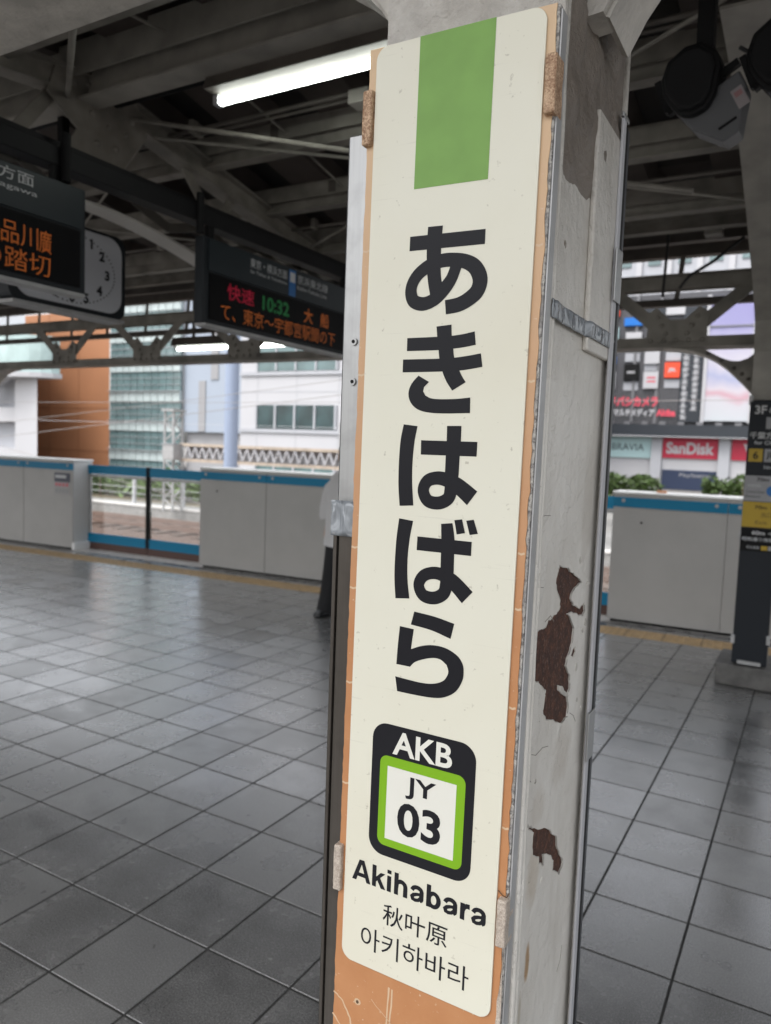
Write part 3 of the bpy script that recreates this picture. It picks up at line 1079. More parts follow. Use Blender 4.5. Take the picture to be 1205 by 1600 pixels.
for x in (-12.85, -7.2, -1.6, 4.0, -18.5, -24.1):
    obj('store_column', MB().box((x - .45, YS - .5, -1.2), (x + .45, YS, 3.49)), M_BSHADE, st_)
SX = -X * 0 + X
ban1 = obj('banner', MB().box((-17.9, YS - .16, 1.60), (-13.35, YS - .04, 3.46)), M_LBLUE, st_)
text('BRAVIA', (-16.9, YS - .18, 2.25), X, Z, M_CORN, ban1, fit=(0, 0, 2.9, .62))
ban2 = obj('banner', MB().box((-12.36, YS - .16, 1.68), (-7.75, YS - .04, 3.48)), M_RED, st_)
ban2['label'] = 'red banner with white lettering'
text('SanDisk', (-12.05, YS - .18, 2.05), X, Z, M_BWHITE, ban2, fit=(0, 0, 4.0, 1.05), bold=.035)
ban3 = obj('banner', MB().box((-6.65, YS - .16, 1.68), (-2.1, YS - .04, 3.48)), M_RED, st_)
text('V', (-5.75, YS - .18, 2.05), X, Z, M_BWHITE, ban3, fit=(0, 0, .95, 1.05), bold=.03)
dk = obj('shop_fascia', MB().box((-12.3, YS - .12, -1.1), (-7.75, YS - .03, .62)), mat('fascia_navy', (0.018, 0.03, 0.07), .5), st_)
text('PlayStation', (-10.8, YS - .14, -.05), X, Z, M_PGREY, dk, fit=(0, 0, 2.6, .42))
# logo panels
pan = [(-16.18, 8.60, 1.32, 1.45, M_BLACK), (-14.42, 7.85, 1.30, 1.50, M_BWHITE), (-12.62, 8.80, 1.30, 1.32, M_ORED), (-18.3, 7.85, 1.35, 1.5, M_BWHITE),
       (-18.5, 10.1, 1.5, .7, M_LOGB), (-14.42, 10.05, 1.30, 1.3, M_BWHITE), (-16.2, 12.0, 1.4, .9, M_BWHITE), (-18.4, 12.0, 1.5, 1.4, M_LBLUE),
       (-16.4, 13.5, 1.6, .7, M_LOGB), (-18.0, 14.4, 1.1, .9, M_ORED), (-15.0, 14.4, 2.2, .8, M_CORN), (-12.8, 14.3, 1.6, .9, M_BWHITE), (-20.4, 9.0, 1.4, 1.4, M_BLACK), (-20.4, 12.2, 1.4, 1.4, M_BWHITE)]
for x, z, w_, h_, mm in pan:
    lp = obj('logo_panel', MB().box((x, YS - .34, z), (x + w_, YS - .05, z + h_)), mm, st_)
    if mm is M_ORED and x > -14:
        lp['label'] = 'orange red logo panel with white letters'
        text('JBL', (x + .3, YS - .36, z + .42), X, Z, M_BWHITE, lp, fit=(0, 0, .7, .42), bold=.04)
for x, z in ((-14.1, 8.75), (-14.1, 8.4)):
    obj('logo_stroke', MB().box((x, YS - .36, z), (x + .75, YS - .345, z + .12)), M_PINKT, st_)
obj('logo_stroke', MB().box((-15.9, YS - .36, 9.2), (-15.2, YS - .345, 9.42)), M_PGREY, st_)
for x, z in ((-16.2, 7.7), (-14.42, 9.45), (-12.62, 7.9), (-12.62, 10.3), (-16.2, 10.3)):
    obj('window', MB().box((x, YS - .12, z), (x + 1.3, YS - .02, z + .75)), M_BSHADE, st_)
text('ヨドバシカメラ', (-18.1, YS - .36, 6.22), X, Z, M_PINKT, st_, fit=(0, 0, 5.1, .92), bold=.045)
text('マルチメディア', (-16.9, YS - .36, 5.32), X, Z, M_BWHITE, st_, fit=(0, 0, 3.65, .72), bold=.04)
text('Akiba', (-13.1, YS - .36, 5.36), X, Z, M_PINKT, st_, fit=(0, 0, 1.65, .62), bold=.05)
# vertical sign strip with two columns of white characters
obj('vertical_sign', MB().box((-11.25, YS - .3, 4.9), (-9.45, YS - .05, 14.9)), M_CORN, st_)
rnd = random.Random(5)
vs_ = MB()
for cx, z1, z0 in ((-10.85, 12.6, 5.1), (-10.0, 14.6, 5.9)):
    z = z0
    while z < z1:
        for s_ in range(4):
            vs_.box((cx - .28 + rnd.uniform(0, .12), YS - .33, z + s_ * .105), (cx + .22 + rnd.uniform(-.1, .08), YS - .31, z + s_ * .105 + .06))
        vs_.box((cx - .06, YS - .332, z), (cx + .03, YS - .312, z + .42))
        z += .52
vo = obj('sign_strokes', vs_, M_BWHITE, st_)
vo['kind'] = 'stuff'
obj('billboard', MB().box((-9.1, YS - .5, 5.0), (-5.55, YS - .05, 15.6)), M_POSTER, st_)
for x in (-9.2, -5.45):
    obj('billboard_frame', MB().box((x - .14, YS - .62, 4.85), (x + .14, YS - .04, 15.75)), M_BWHITE, st_)
obj('billboard_rail', MB().box((-9.06, YS - .58, 13.0), (-5.59, YS - .51, 13.12)), M_DARKR, st_)

# ================================================================== CANOPY
def zr(y):                                  # upper face of the rafters
    # gull-wing roof: ridge at 2.6, valleys at 4.4 and 1.0, rising again to both eaves
    if y > 4.4:
        return 2.898 + .12 * (y - 4.4)
    if y > 2.6:
        return 3.24 - .19 * (y - 2.6)
    if y > 1.0:
        return 3.24 - .125 * (2.6 - y)
    return 3.04 + .14 * (1.0 - y)  # near wing, out of view, raised to let more sky light in


canopy = thing('platform_canopy', 'dark gabled platform roof of folded sheets on pale purlins', 'canopy', (-3, 2.6, 3.24))
XA, XB = -15.0, 3.6  # right end, out of view, cut short so sky lights the column side and floor
YN, YF = -0.8, 5.95
# folded roof sheets: one object per fold, alternately raised and sunk
for side, (ya, yb) in enumerate(((2.6, 4.4), (4.4, YF), (1.0, 2.6), (YN, 1.0))):
    pr_a = pr_b = None
    k = 0
    x = XA
    while x < XB - .01:
        up = k % 2
        dz = .20 if up else .09
        w_ = .27
        za, zb = zr(ya) + dz, zr(yb) + dz
        mb = MB()
        mb.add([(x, ya, za), (x + w_, ya, za), (x + w_, yb, zb), (x, yb, zb), (x, ya, za + .012), (x + w_, ya, za + .012), (x + w_, yb, zb + .012), (x, yb, zb + .012)],
               [(0, 3, 2, 1), (4, 5, 6, 7), (0, 1, 5, 4), (1, 2, 6, 5), (2, 3, 7, 6), (3, 0, 4, 7)])
        # the sloping web to the next fold
        d2 = .09 if up else .20
        xa, xb = x + w_ + .0005, x + w_ + .0295
        q = [(xa, ya, zr(ya) + dz), (xb, ya, zr(ya) + d2), (xb, yb, zr(yb) + d2), (xa, yb, zr(yb) + dz)]
        mb.add(q + [(a, b, c + .012) for a, b, c in q], [(0, 3, 2, 1), (4, 5, 6, 7), (0, 1, 5, 4), (2, 3, 7, 6)])
        if k == 0:
            first_m = {}
        key = up
        if key not in first_m:
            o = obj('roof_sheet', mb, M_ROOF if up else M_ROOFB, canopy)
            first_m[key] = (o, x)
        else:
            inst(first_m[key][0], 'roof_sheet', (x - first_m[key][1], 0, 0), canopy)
        x += .30
        k += 1
obj('ridge_cover', MB().box((XA, 2.45, zr(2.6) + .215), (XB, 2.75, zr(2.6) + .25)), M_ROOF, canopy)
# purlins: flanged channels running along the platform
for y, m_, hh in ((3.3, M_STEEL, .10), (3.85, M_STEEL, .09), (4.42, M_STEEL, .10), (5.0, M_STEEL, .07), (5.5, M_STEELD, .07),
                  (2.05, M_STEEL, .10), (1.5, M_STEEL, .09), (.95, M_STEEL, .09), (.4, M_STEEL, .09), (-.2, M_STEEL, .09), (-.7, M_STEEL, .09)):
    z = zr(y) + .003
    mb = MB().box((XA, y - .035, z), (XB, y - .028, z + hh))
    mb.box((XA, y - .028, z + hh - .008), (XB, y + .04, z + hh))
    mb.box((XA, y + .012, z - .05), (XB, y + .02, z + hh - .0085))
    mb.box((XA, y - .02, z - .058), (XB, y + .055, z - .0505))
    obj('purlin', mb, m_, canopy)
    k = XA + .8
    while k < XB:
        obj('purlin_cleat', MB().box((k, y - .040, z + .012), (k + .05, y - .0355, z + hh - .012)), M_STEELD, canopy)
        k += 2.87
rb = MB().box((XA, 2.42, 3.185), (XB, 2.432, 3.335)).box((XA, 2.50, 3.10), (XB, 2.51, 3.32)).box((XA, 2.44, 3.085), (XB, 2.56, 3.097)).box((XA, 2.4325, 3.32), (XB, 2.56, 3.332))
obj('ridge_beam', rb, M_STEELL, canopy)
eb = MB().box((XA, 5.88, 2.98), (XB, 5.89, 3.12)).box((XA, 5.89, 2.98), (XB, 5.96, 2.99))
obj('eave_beam', eb, M_STEELD, canopy)
obj('eave_rail', MB().box((XA, 5.84, 2.615), (XB, 5.90, 2.665)), M_STEELD, canopy)
obj('eave_rail', MB().box((XA, 5.85, 2.725), (XB, 5.89, 2.75)), M_RAILD, canopy)
k = XA + .35
while k < XB:
    obj('rail_strut', MB().bar((k, 5.865, 2.666), (k + .03, 5.865, 2.98), .035, .012, up=Y), M_STEEL, canopy)
    k += .62
for ya, yb in ((1.5, 2.05), (2.05, 2.45), (2.5, 3.3), (3.3, 3.85), (3.85, 4.42), (4.42, 5.0), (5.0, 5.5), (.95, 1.5), (.4, .95)):
    k = XA + .9
    while k < XB:
        obj('sag_rod', MB().tube([(k, ya, zr(ya) + .03), (k, yb, zr(yb) + .03)], .007, 6), M_STEEL, canopy)
        k += 1.435
# conduits, clips and junction boxes under the sheets
for y, z_, r_ in ((3.02, zr(3.02) - .03, .011), (3.06, zr(3.06) - .03, .008), (4.12, zr(4.12) - .02, .012), (1.72, zr(1.72) - .03, .012), (5.22, zr(5.22) - .02, .010)):
    obj('conduit_pipe', MB().tube([(XA, y, z_), (XB, y, z_)], r_, 8), M_STEELD, canopy)
    k = XA + .5
    while k < XB:
        obj('pipe_clip', MB().box((k, y - .022, z_ - r_ - .004), (k + .03, y + .022, z_ + .05)), M_STEEL, canopy)
        k += 1.43
for x, y in ((-2.05, 3.05), (-.95, 3.05), (-1.45, 4.12), (-4.9, 3.05), (-5.6, 4.12), (.5, 3.05), (-2.6, 1.72), (-.75, 5.22)):
    obj('junction_box', MB().box((x, y - .045, zr(y) - .075), (x + .11, y + .045, zr(y) - .012)), M_STEELL, canopy, .004)
obj('gutter', MB().tube([(XA, 6.03, 3.15), (XB, 6.03, 3.15)], .055, 10), M_STEELD, canopy)
obj('gutter', MB().tube([(XA, -.88, 3.34), (XB, -.88, 3.34)], .055, 10), M_STEELD, canopy)


def rivets(pts, ax, ay, nrm, r=.013, n=6):
    mb = MB()
    ax, ay, nrm = Vector(ax), Vector(ay), Vector(nrm)
    for p in pts:
        p = Vector(p)
        vs = []
        for rad, h in ((1, 0), (.8, .55), (.35, .85)):
            for k in range(n):
                a = 2 * math.pi * k / n
                vs.append(p + (ax * math.cos(a) + ay * math.sin(a)) * r * rad + nrm * r * h)
        fs = [(a * n + k, a * n + (k + 1) % n, (a + 1) * n + (k + 1) % n, (a + 1) * n + k) for a in (0, 1) for k in range(n)]
        fs.append(tuple(2 * n + k for k in range(n)))
        mb.add(vs, fs)
    return mb


def truss(xc, label, group):
    t = thing('roof_truss', label, 'roof truss', (xc, 2.6, 2.6), group)
    # double-angle rafters, cranked at the ridge gusset
    for y0, y1 in ((2.6, 4.4), (4.4, YF - .1), (1.0, 2.6), (YN + .1, 1.0)):
        mb = MB()
        for s_ in (-.035, .035):
            mb.bar((xc + s_, y0, zr(y0) - .055), (xc + s_, y1, zr(y1) - .055), .012, .105, up=Z)
        mb.bar((xc, y0, zr(y0) - .008), (xc, y1, zr(y1) - .008), .16, .012, up=Z)
        mb.bar((xc, y0, zr(y0) - .104), (xc, y1, zr(y1) - .104), .11, .010, up=Z)
        obj('rafter', mb, M_STEEL, t)
    gus = [(2.28, 3.06), (2.32, 3.19), (2.52, 3.235), (2.80, 3.19), (2.86, 3.06), (2.78, 2.95), (2.68, 2.80), (2.60, 2.70), (2.36, 2.82), (2.44, 2.95)]
    gp_ = obj('gusset', MB().prism([(p[0], p[1]) for p in gus], (xc + .044, 0, 0), Y, Z, (.012, 0, 0)), M_STEEL, t)
    pts = [(xc + .057, y, z) for y, z in ((2.42, 3.15), (2.50, 3.17), (2.60, 3.12), (2.68, 3.14), (2.76, 3.10), (2.52, 3.05), (2.62, 3.02), (2.72, 3.02), (2.55, 2.92), (2.66, 2.93))]
    obj('rivet', rivets(pts, Y, Z, X, .017), M_STEEL, gp_)['kind'] = 'stuff'
    # curved lower chord and straight tie
    for sg, ytip in ((1, 5.35), (-1, .95)):
        yc = 2.6
        ya = yc + .62 * (ytip - yc) if sg > 0 else ytip
        mb = MB()
        pts = []
        for i in range(15):
            q = i / 14
            y = yc + (ya - yc) * q - (.06 if sg > 0 else 0)
            z = 2.625 - .40 * q ** 1.75
            pts.append((xc, y, z))
        for a, b in zip(pts[:-1], pts[1:]):
            mb.bar(a, b, .13, .012, up=Z)
        mb.bar(pts[-1], (xc, pts[-1][1], zr(pts[-1][1]) - .1), .012, .06, up=Y)
        obj('arched_chord', mb, mat('arch_pale_paint', (0.80, 0.77, 0.72), .5), t)
        mb = MB().bar((xc, yc, 2.765), (xc, ytip, 2.72), .012, .075, up=Z).bar((xc, yc, 2.80), (xc, ytip, 2.755), .08, .010, up=Z)
        obj('tie_chord', mb, M_STEEL, t)
        mb = MB()
        for k in range(5):
            y0 = yc + (ytip - yc) * (.08 + .18 * k)
            y1 = yc + (ytip - yc) * (.17 + .18 * k)
            q0, q1 = (y0 - yc) / (ytip - yc), (y1 - yc) / (ytip - yc)
            mb.bar((xc, y0, 2.74), (xc, y1, 2.66), .05, .012, up=X)
            mb.bar((xc, y1, 2.66), (xc, y1 + .09 * (ytip - yc), 2.73), .05, .012, up=X)
        obj('web_bar', mb, M_STEELD, t)['kind'] = 'stuff'
        # struts up to the rafter
        for q in (.3, .62):
            mb = MB()
            y = yc + (ytip - yc) * q
            obj('strut', MB().bar((xc, y, 2.77), (xc, y + .14 * sg, zr(y + .14 * sg) - .1), .06, .012, up=X), M_STEEL, t)
            obj('strut', MB().bar((xc, y, 2.77), (xc, y - .25 * sg, zr(y - .25 * sg) - .1), .06, .012, up=X), M_STEEL, t)
    return t


TR = 'riveted roof trusses across the platform'
t0 = truss(-3.27, 'pale riveted roof truss above the hanging displays, left of the name sign', TR)
dup(t0, (-2.87, 0, 0), 'riveted roof truss behind the hanging displays, second from the name sign')
dup(t0, (-5.74, 0, 0), 'riveted roof truss farthest to the left, above the far girder arch')
dup(t0, (2.92, 0, 0), 'riveted roof truss joining the two steel columns overhead')
dup(t0, (5.7, 0, 0), 'riveted roof truss to the right of the loudspeakers')


def girder(yc, xcol, half, m_, label, dz=0.0, hw=.09, uw=.57, feet=(1.94, 1.94), amin=0):
    t = thing('lattice_girder', label, 'girder', (xcol, yc, 2.25), 'riveted lattice girders along the column rows')
    xs = [XA + .4] + [v for c in (xcol - 8.7, xcol, xcol + 8.7) if XA < c < XB for v in (c - half, c + half)] + [XB - .4]
    for a, b in zip(xs[0::2], xs[1::2]):
        if b - a < .05:
            continue
        mb = MB().box((a, yc - .06, 2.655), (b, yc - .048, 2.735)).box((a, yc + .048, 2.655), (b, yc + .06, 2.735)).box((a, yc - hw, 2.735), (b, yc + hw, 2.747))
        obj('top_chord', mb, m_, t)
        mb = MB().box((a, yc - .06, 2.262), (b, yc - .048, 2.325)).box((a, yc + .048, 2.262), (b, yc + .06, 2.325)).box((a, yc - hw, 2.25), (b, yc + hw, 2.262))
        obj('bottom_chord', mb, m_, t)
    gsrc = rsrc = None
    nodes = [xcol + s_ * (half + .50 + 1.29 * k) for s_ in (-1, 1) for k in range(12)]
    nodes = [n for n in nodes if XA + .8 < n < XB - .8]
    gsrc = None
    for n in nodes:
        near_col = any(abs(n - c) < half + .3 for c in (xcol - 8.7, xcol + 8.7))
        if near_col:
            continue
        gm = MB().prism([(-.20, 2.29), (.20, 2.29), (.195, 2.40), (.215, 2.475), (.14, 2.525), (.05, 2.44), (-.05, 2.44), (-.14, 2.525), (-.215, 2.475), (-.195, 2.40)], (0, yc - .074, 0), X, Z, (0, .012, 0)) if gsrc is None else None
        if gsrc is None:
            gsrc = obj('gusset', gm, m_, t)
            pts = [(x, yc - .075, z) for x, z in ((-.13, 2.46), (-.10, 2.40), (-.07, 2.345), (.13, 2.46), (.10, 2.40), (.07, 2.345), (-.17, 2.30), (-.08, 2.30), (0, 2.30), (.08, 2.30), (.17, 2.30))]
            rsrc = rivets(pts, X, Z, (0, -1, 0), .017).mesh('rivet')
            gsrc.location = (n, 0, 0)
            WORLD[gsrc.name] = Matrix.Translation((n, 0, 0))
            go = gsrc
        else:
            go = inst(gsrc, 'gusset', (n, 0, 0), t)
        rv = bpy.data.objects.new('rivet', rsrc)
        rsrc.materials.clear()
        rsrc.materials.append(m_)
        COL.objects.link(rv)
        rv.parent = go
        rv['kind'] = 'stuff'
        for s_ in (-1, 1):
            if XA + .5 < n + s_ * .5 < XB - .5:
                obj('diagonal', MB().bar((n + s_ * .10, yc - .055, 2.36), (n + s_ * .50, yc - .055, 2.70), .085, .012, up=Y), m_, t)
    # curved arch brackets at the columns
    for c in (xcol - 8.7, xcol):
        for s_ in (-1, 1):
            x0 = c + s_ * (half + .0)
            prof_o, prof_i = [], []
            for i in range(13):
                a = R(amin + (90 - amin) * i / 12)
                # lower edge of the arch from column (low) to chord
                u = uw * (1 - math.cos(a))
                zf = feet[0 if s_ < 0 else 1] - dz
                v = zf + (2.245 - zf) * math.sin(a)
                prof_o.append((x0 + s_ * (u if i or amin else 0.0005), v))
            poly = [(x0 + s_ * .0005, 2.26)] + prof_o
            inner = [(x0 + s_ * .0005, 2.249), (x0 + s_ * .16, 2.249), (x0 + s_ * .09, 2.19), (x0 + s_ * .02, 2.16), (x0 + s_ * .0005, 2.15)]
            if not amin:
                prof_o = [(x0 + s_ * u, v) for u, v in ((.0005, 1.935), (.018, 1.953), (.06, 1.998), (.11, 2.048), (.17, 2.105), (.24, 2.157), (.31, 2.194), (.39, 2.222), (.48, 2.238), (.58, 2.2455))]
            plate = ([(x0 + s_ * .0005, prof_o[0][1] - .002)] if amin else []) + prof_o + [(x0 + s_ * uw, 2.249), (x0 + s_ * uw * .72, 2.249), (x0 + s_ * uw * .48, 2.205), (x0 + s_ * uw * .25, 2.165), (x0 + s_ * .0005, zf + .235)]
            if not amin:
                plate = prof_o + [(x0 + s_ * u, v) for u, v in ((.58, 2.2490), (.34, 2.249), (.26, 2.205), (.20, 2.172), (.14, 2.152), (.09, 2.150), (.04, 2.168), (.0005, 2.20))]
            obj('arch_plate', MB().prism(plate, (0, yc - .062, 0), X, Z, (0, .05 if amin else .012, 0)), m_, t)
            fl = MB()
            for a_, b_ in zip(prof_o[:-1], prof_o[1:]):
                fl.bar((a_[0], yc, a_[1]), (b_[0], yc, b_[1]), 2 * hw - .03, .010, up=Z)
            obj('arch_flange', fl, M_GIRD, t)
            pts = [(x0 + s_ * u, yc - .063, z) for u, z in ((.03, 2.03), (.07, 2.065), (.12, 2.105), (.20, 2.158), (.29, 2.205))]
            obj('arch_rivet', rivets(pts, X, Z, (0, -1, 0), .014), M_STEELD, t)['kind'] = 'stuff'
    if dz:
        t.location.z += dz
    return t


girder(5.5, -.315, .105, M_STEEL, 'riveted lattice girder along the far column row before the buildings')
girder(.975, -.393, .107, M_GIRD, 'pale thickly painted lattice girder overhead on the name sign column', .05, .065, .62, (1.90, 1.892), 16)

# ------------------------------------------------------------------ tie rods
tag(obj('tie_rod', MB().tube([(-3.2, 2.375, 3.07), (-1.992, 1.5, 2.735), (-1.2, .93, 2.56)], .012, 8), M_STEEL), 'thin steel tie rod rising steeply from the truss gusset towards the viewer', 'tie rod', 'roof tie rods')
tag(obj('tie_rod', MB().tube([(-3.2, 2.75, 3.11), (-1.95, 2.91, 2.815), (-.5, 3.1, 2.48 + .03)], .012, 8), M_STEEL), 'thin steel tie rod sloping gently behind the fluorescent lamp', 'tie rod', 'roof tie rods')

for x0, bay_ in ((-9.0, 'in the farthest bay to the left'), (-6.13, 'in the bay behind the hanging displays'), (-3.27, 'in the bay beside the name sign'), (-.35, 'in the bay right of the loudspeakers')):
    for a, b, lab in (((x0, 2.9, 3.09), (x0 + 2.87, 4.3, 2.83), bay_ + ', its left end higher'), ((x0 + 2.87, 2.9, 3.09), (x0, 4.3, 2.83), bay_ + ', its right end higher')):
        if b[0] > 3.4 or a[0] > 3.4:
            continue
        tag(obj('wind_brace', MB().tube([a, b], .009, 6), M_STEEL), 'thin wind brace rod ' + lab, 'brace rod', 'crossing wind braces under the roof')


# ------------------------------------------------------------------ fluorescent lamps
def lamp(x0, x1, y, z, label):
    t = thing('fluorescent_lamp', label, 'lamp', ((x0 + x1) / 2, y, z), 'fluorescent lamps under the canopy')
    mb = MB().prism([(-.085, .012), (.085, .012), (.062, .10), (-.062, .10)], (x0, y, z), Y, Z, (x1 - x0, 0, 0))
    obj('housing', mb, M_STEELD, t, .004)
    obj('tube', MB().tube([(x0 + .03, y, z - .012), (x1 - .03, y, z - .010)], .019, 12), M_LAMP, t, smooth=False)
    e = MB().box((x0, y - .02, z - .03), (x0 + .028, y + .02, z + .011)).box((x1 - .028, y - .02, z - .03), (x1, y + .02, z + .011))
    obj('end_cap', e, M_BWHITE, t)
    for xx in (x0 + .25, x1 - .25):
        obj('hanger', MB().box((xx - .012, y - .012, z + .1005), (xx + .012, y + .012, zr(y) + .09)), M_STEELD, t)
    return t


lamp(-2.50, -1.22, 2.615, 3.02, 'lit fluorescent lamp hanging directly left of the sign top')
lamp(-6.05, -5.28, 5.8, 2.46, 'distant lit fluorescent lamp low under the far eave, left of the departure display end')
lamp(-4.98, -4.2, 5.8, 2.46, 'distant lit fluorescent lamp half hidden behind the departure display')
tag(obj('conduit', MB().tube([(-14, 2.66, 3.145), (3.5, 2.66, 3.145)], .016, 8), M_RAILD), 'black cable conduit running along above the fluorescent lamp', 'conduit')
# small black conduit under the purlin and drop wires at the right
for i, (x, y) in enumerate(((-1.12, 4.9), (-.98, 4.92))):
    pass
tag(obj('drop_cable', MB().tube([(-.97, 5.2, 3.0), (-.985, 5.2, 2.55)], .010, 6), M_WIRE), 'black drop cable hanging vertically before the far girder', 'cable')
tag(obj('drop_cable', MB().tube([(-.52, 5.3, 2.92), (-.70, 5.3, 2.78), (-.84, 5.3, 2.70), (-.90, 5.3, 2.62)], .011, 6), M_WIRE), 'black cable slanting down to the far girder beside the column', 'cable')

# ------------------------------------------------------------------ hanging rail with displays and clock
XD = -2.8
rail = thing('display_rail', 'long dark rail that carries the hanging displays', 'rail', (XD - .04, 3, 2.62))
obj('rail_beam', MB().box((XD - .11, .6, 2.585), (XD - .02, 6.4, 2.665)), M_RAILD, rail, .004)
obj('cable_duct', MB().box((XD - .115, .6, 2.667), (XD - .06, 6.4, 2.70)), M_RAILD, rail)
for y in (.9, 2.075, 2.84, 4.2):
    obj('hanger_post', MB().tube([(XD - .008, y, 2.525), (XD - .008, y, 2.72)], .02, 12), M_BLACK, rail)
for y in (1.3, 3.4, 5.2):
    obj('suspension_arm', MB().bar((XD - .1155, y, 2.62), (-3.20, y, 2.74), .03, .03), M_BLACK, rail)


def display(y0, y1, label, group):
    t = thing('hanging_display', label, 'display', (XD - .04, (y0 + y1) / 2, 2.07), group)
    obj('case', MB().box((XD - .058, y0, 2.085), (XD, y1, 2.52)), M_DISP, t, .006)
    obj('bottom_trim', MB().box((XD - .06, y0 + .01, 2.070), (XD + .012, y1 - .01, 2.0845)), M_GALV, t)
    obj('upper_panel', MB().box((XD + .0005, y0 + .035, 2.352), (XD + .008, y1 - .02, 2.512)), M_DISPF, t)
    obj('led_panel', MB().box((XD + .0005, y0 + .045, 2.108), (XD + .005, y1 - .03, 2.342)), M_LEDP, t)
    gr = MB()
    z = 2.113
    while z < 2.34:
        gr.box((XD + .0068, y0 + .045, z), (XD + .0074, y1 - .03, z + .0017))
        z += .0058
    obj('led_grid', gr, M_LEDP, t)['kind'] = 'stuff'
    for y in (y0 + .08, y1 - .12):
        obj('hanger', MB().box((XD - .05, y - .02, 2.5205), (XD - .022, y + .02, 2.5845)), M_BLACK, t)
    return t


DG = 'hanging departure displays'
d1 = display(.93, 2.165, 'dark hanging display with large orange characters at the left edge', DG)
PX = XD + .009
text('品川方面', (PX, 1.62, 2.452), Y, Z, M_GTXT, d1, fit=(0, 0, .30, .048))
text('for Shinagawa', (PX, 1.57, 2.413), Y, Z, M_GTXT, d1, fit=(0, 0, .365, .026))
PL = XD + .0065
text('ー品川', (PL, 1.70, 2.215), Y, Z, M_LEDO, d1, fit=(0, 0, .24, .085), bold=0)
text('廣', (PL, 1.944, 2.212), Y, Z, M_LEDO, d1, fit=(0, 0, .055, .088), bold=.006)
text('の踏切', (PL, 1.70, 2.118), Y, Z, M_LEDO, d1, fit=(0, 0, .295, .085), bold=0)
d2 = display(2.855, 4.30, 'dark hanging departure display with red, green and orange characters', DG)
text('東京・横浜方面', (PX, 3.205, 2.440), Y, Z, M_GTXT, d2, fit=(0, 0, .32, .050))
text('for Tokyo & Yokohama', (PX, 3.205, 2.404), Y, Z, M_GTXT, d2, fit=(0, 0, .32, .024))
obj('line_band', MB().box((PX - .0005, 3.545, 2.355), (PX + .0015, 3.605, 2.505)), M_JKBLUE, d2)
obj('line_badge', MB().box((PX + .0016, 3.552, 2.435), (PX + .003, 3.598, 2.49)), M_GTXT, d2)
text('京浜東北線', (PX, 3.625, 2.440), Y, Z, M_GTXT, d2, fit=(0, 0, .31, .052))
text('Keihin-Tohoku Line', (PX, 3.625, 2.404), Y, Z, M_GTXT, d2, fit=(0, 0, .30, .024))
text('快速', (PL, 3.03, 2.232), Y, Z, M_LEDR, d2, fit=(0, 0, .215, .085), bold=.012)
text('10:32', (PL, 3.315, 2.228), Y, Z, M_LEDG, d2, fit=(0, 0, .24, .082), bold=.03)
text('大', (PL, 3.70, 2.225), Y, Z, M_LEDO, d2, fit=(0, 0, .09, .088), bold=.012)
text('船', (PL, 3.87, 2.225), Y, Z, M_LEDO, d2, fit=(0, 0, .09, .088), bold=.012)
text('て、東京〜宇都宮駅間の下', (PL, 2.985, 2.122), Y, Z, M_LEDO, d2, fit=(0, 0, 1.05, .088), bold=0)

ck = thing('platform_clock', 'wide rounded grey station clock half hidden behind the left display', 'clock', (-3.45, 2.555, 2.12))
obj('case', MB().prism(rrect(2.215, 2.125, 2.895, 2.565, .06, 6), (-3.52, 0, 0), Y, Z, (.105, 0, 0)), M_DISP, ck)
obj('dial', MB().prism(rrect(2.245, 2.15, 2.865, 2.548, .085, 8), (-3.414, 0, 0), Y, Z, (.006, 0, 0)), M_CLOCK, ck)
obj('bottom_trim', MB().box((-3.53, 2.23, 2.108), (-3.40, 2.88, 2.1245)), M_GALV, ck)
for n, (dy, dz) in enumerate(((.117, .143), (.181, .093), (.215, 0), (.166, -.087), (.084, -.142), (0, -.15), (-.084, -.142), (-.166, -.087), (-.215, 0), (-.181, .093), (-.117, .143), (0, .15)), 1):
    text(str(n), (-3.4072, 2.555 + dy, 2.337 + dz - .02), Y, Z, M_INK, ck, height=.052, align='C', bold=.045, name='numeral')
tick = MB()
for k in range(60):
    a = R(6 * k)
    y, z = 2.555 + .262 * math.sin(a), 2.342 + .175 * math.cos(a)
    tick.box((-3.4075, y - .0035, z - .0035), (-3.4065, y + .0035, z + .0035))
obj('minute_mark', tick, M_INK, ck)['kind'] = 'stuff'
for nm, (dy, dz), wd in (('hour_hand', (-.07, .06), .012), ('minute_hand', (-.03, .15), .008)):
    obj(nm, MB().bar((-3.404, 2.555, 2.337), (-3.404, 2.555 + dy, 2.337 + dz), .004, wd, up=X.cross(Vector((0, dy, dz))).normalized()), M_INK, ck)
obj('suspension_bar', MB().box((-3.49, 2.53, 2.5655), (-3.45, 2.57, 3.1)), M_BLACK, ck)

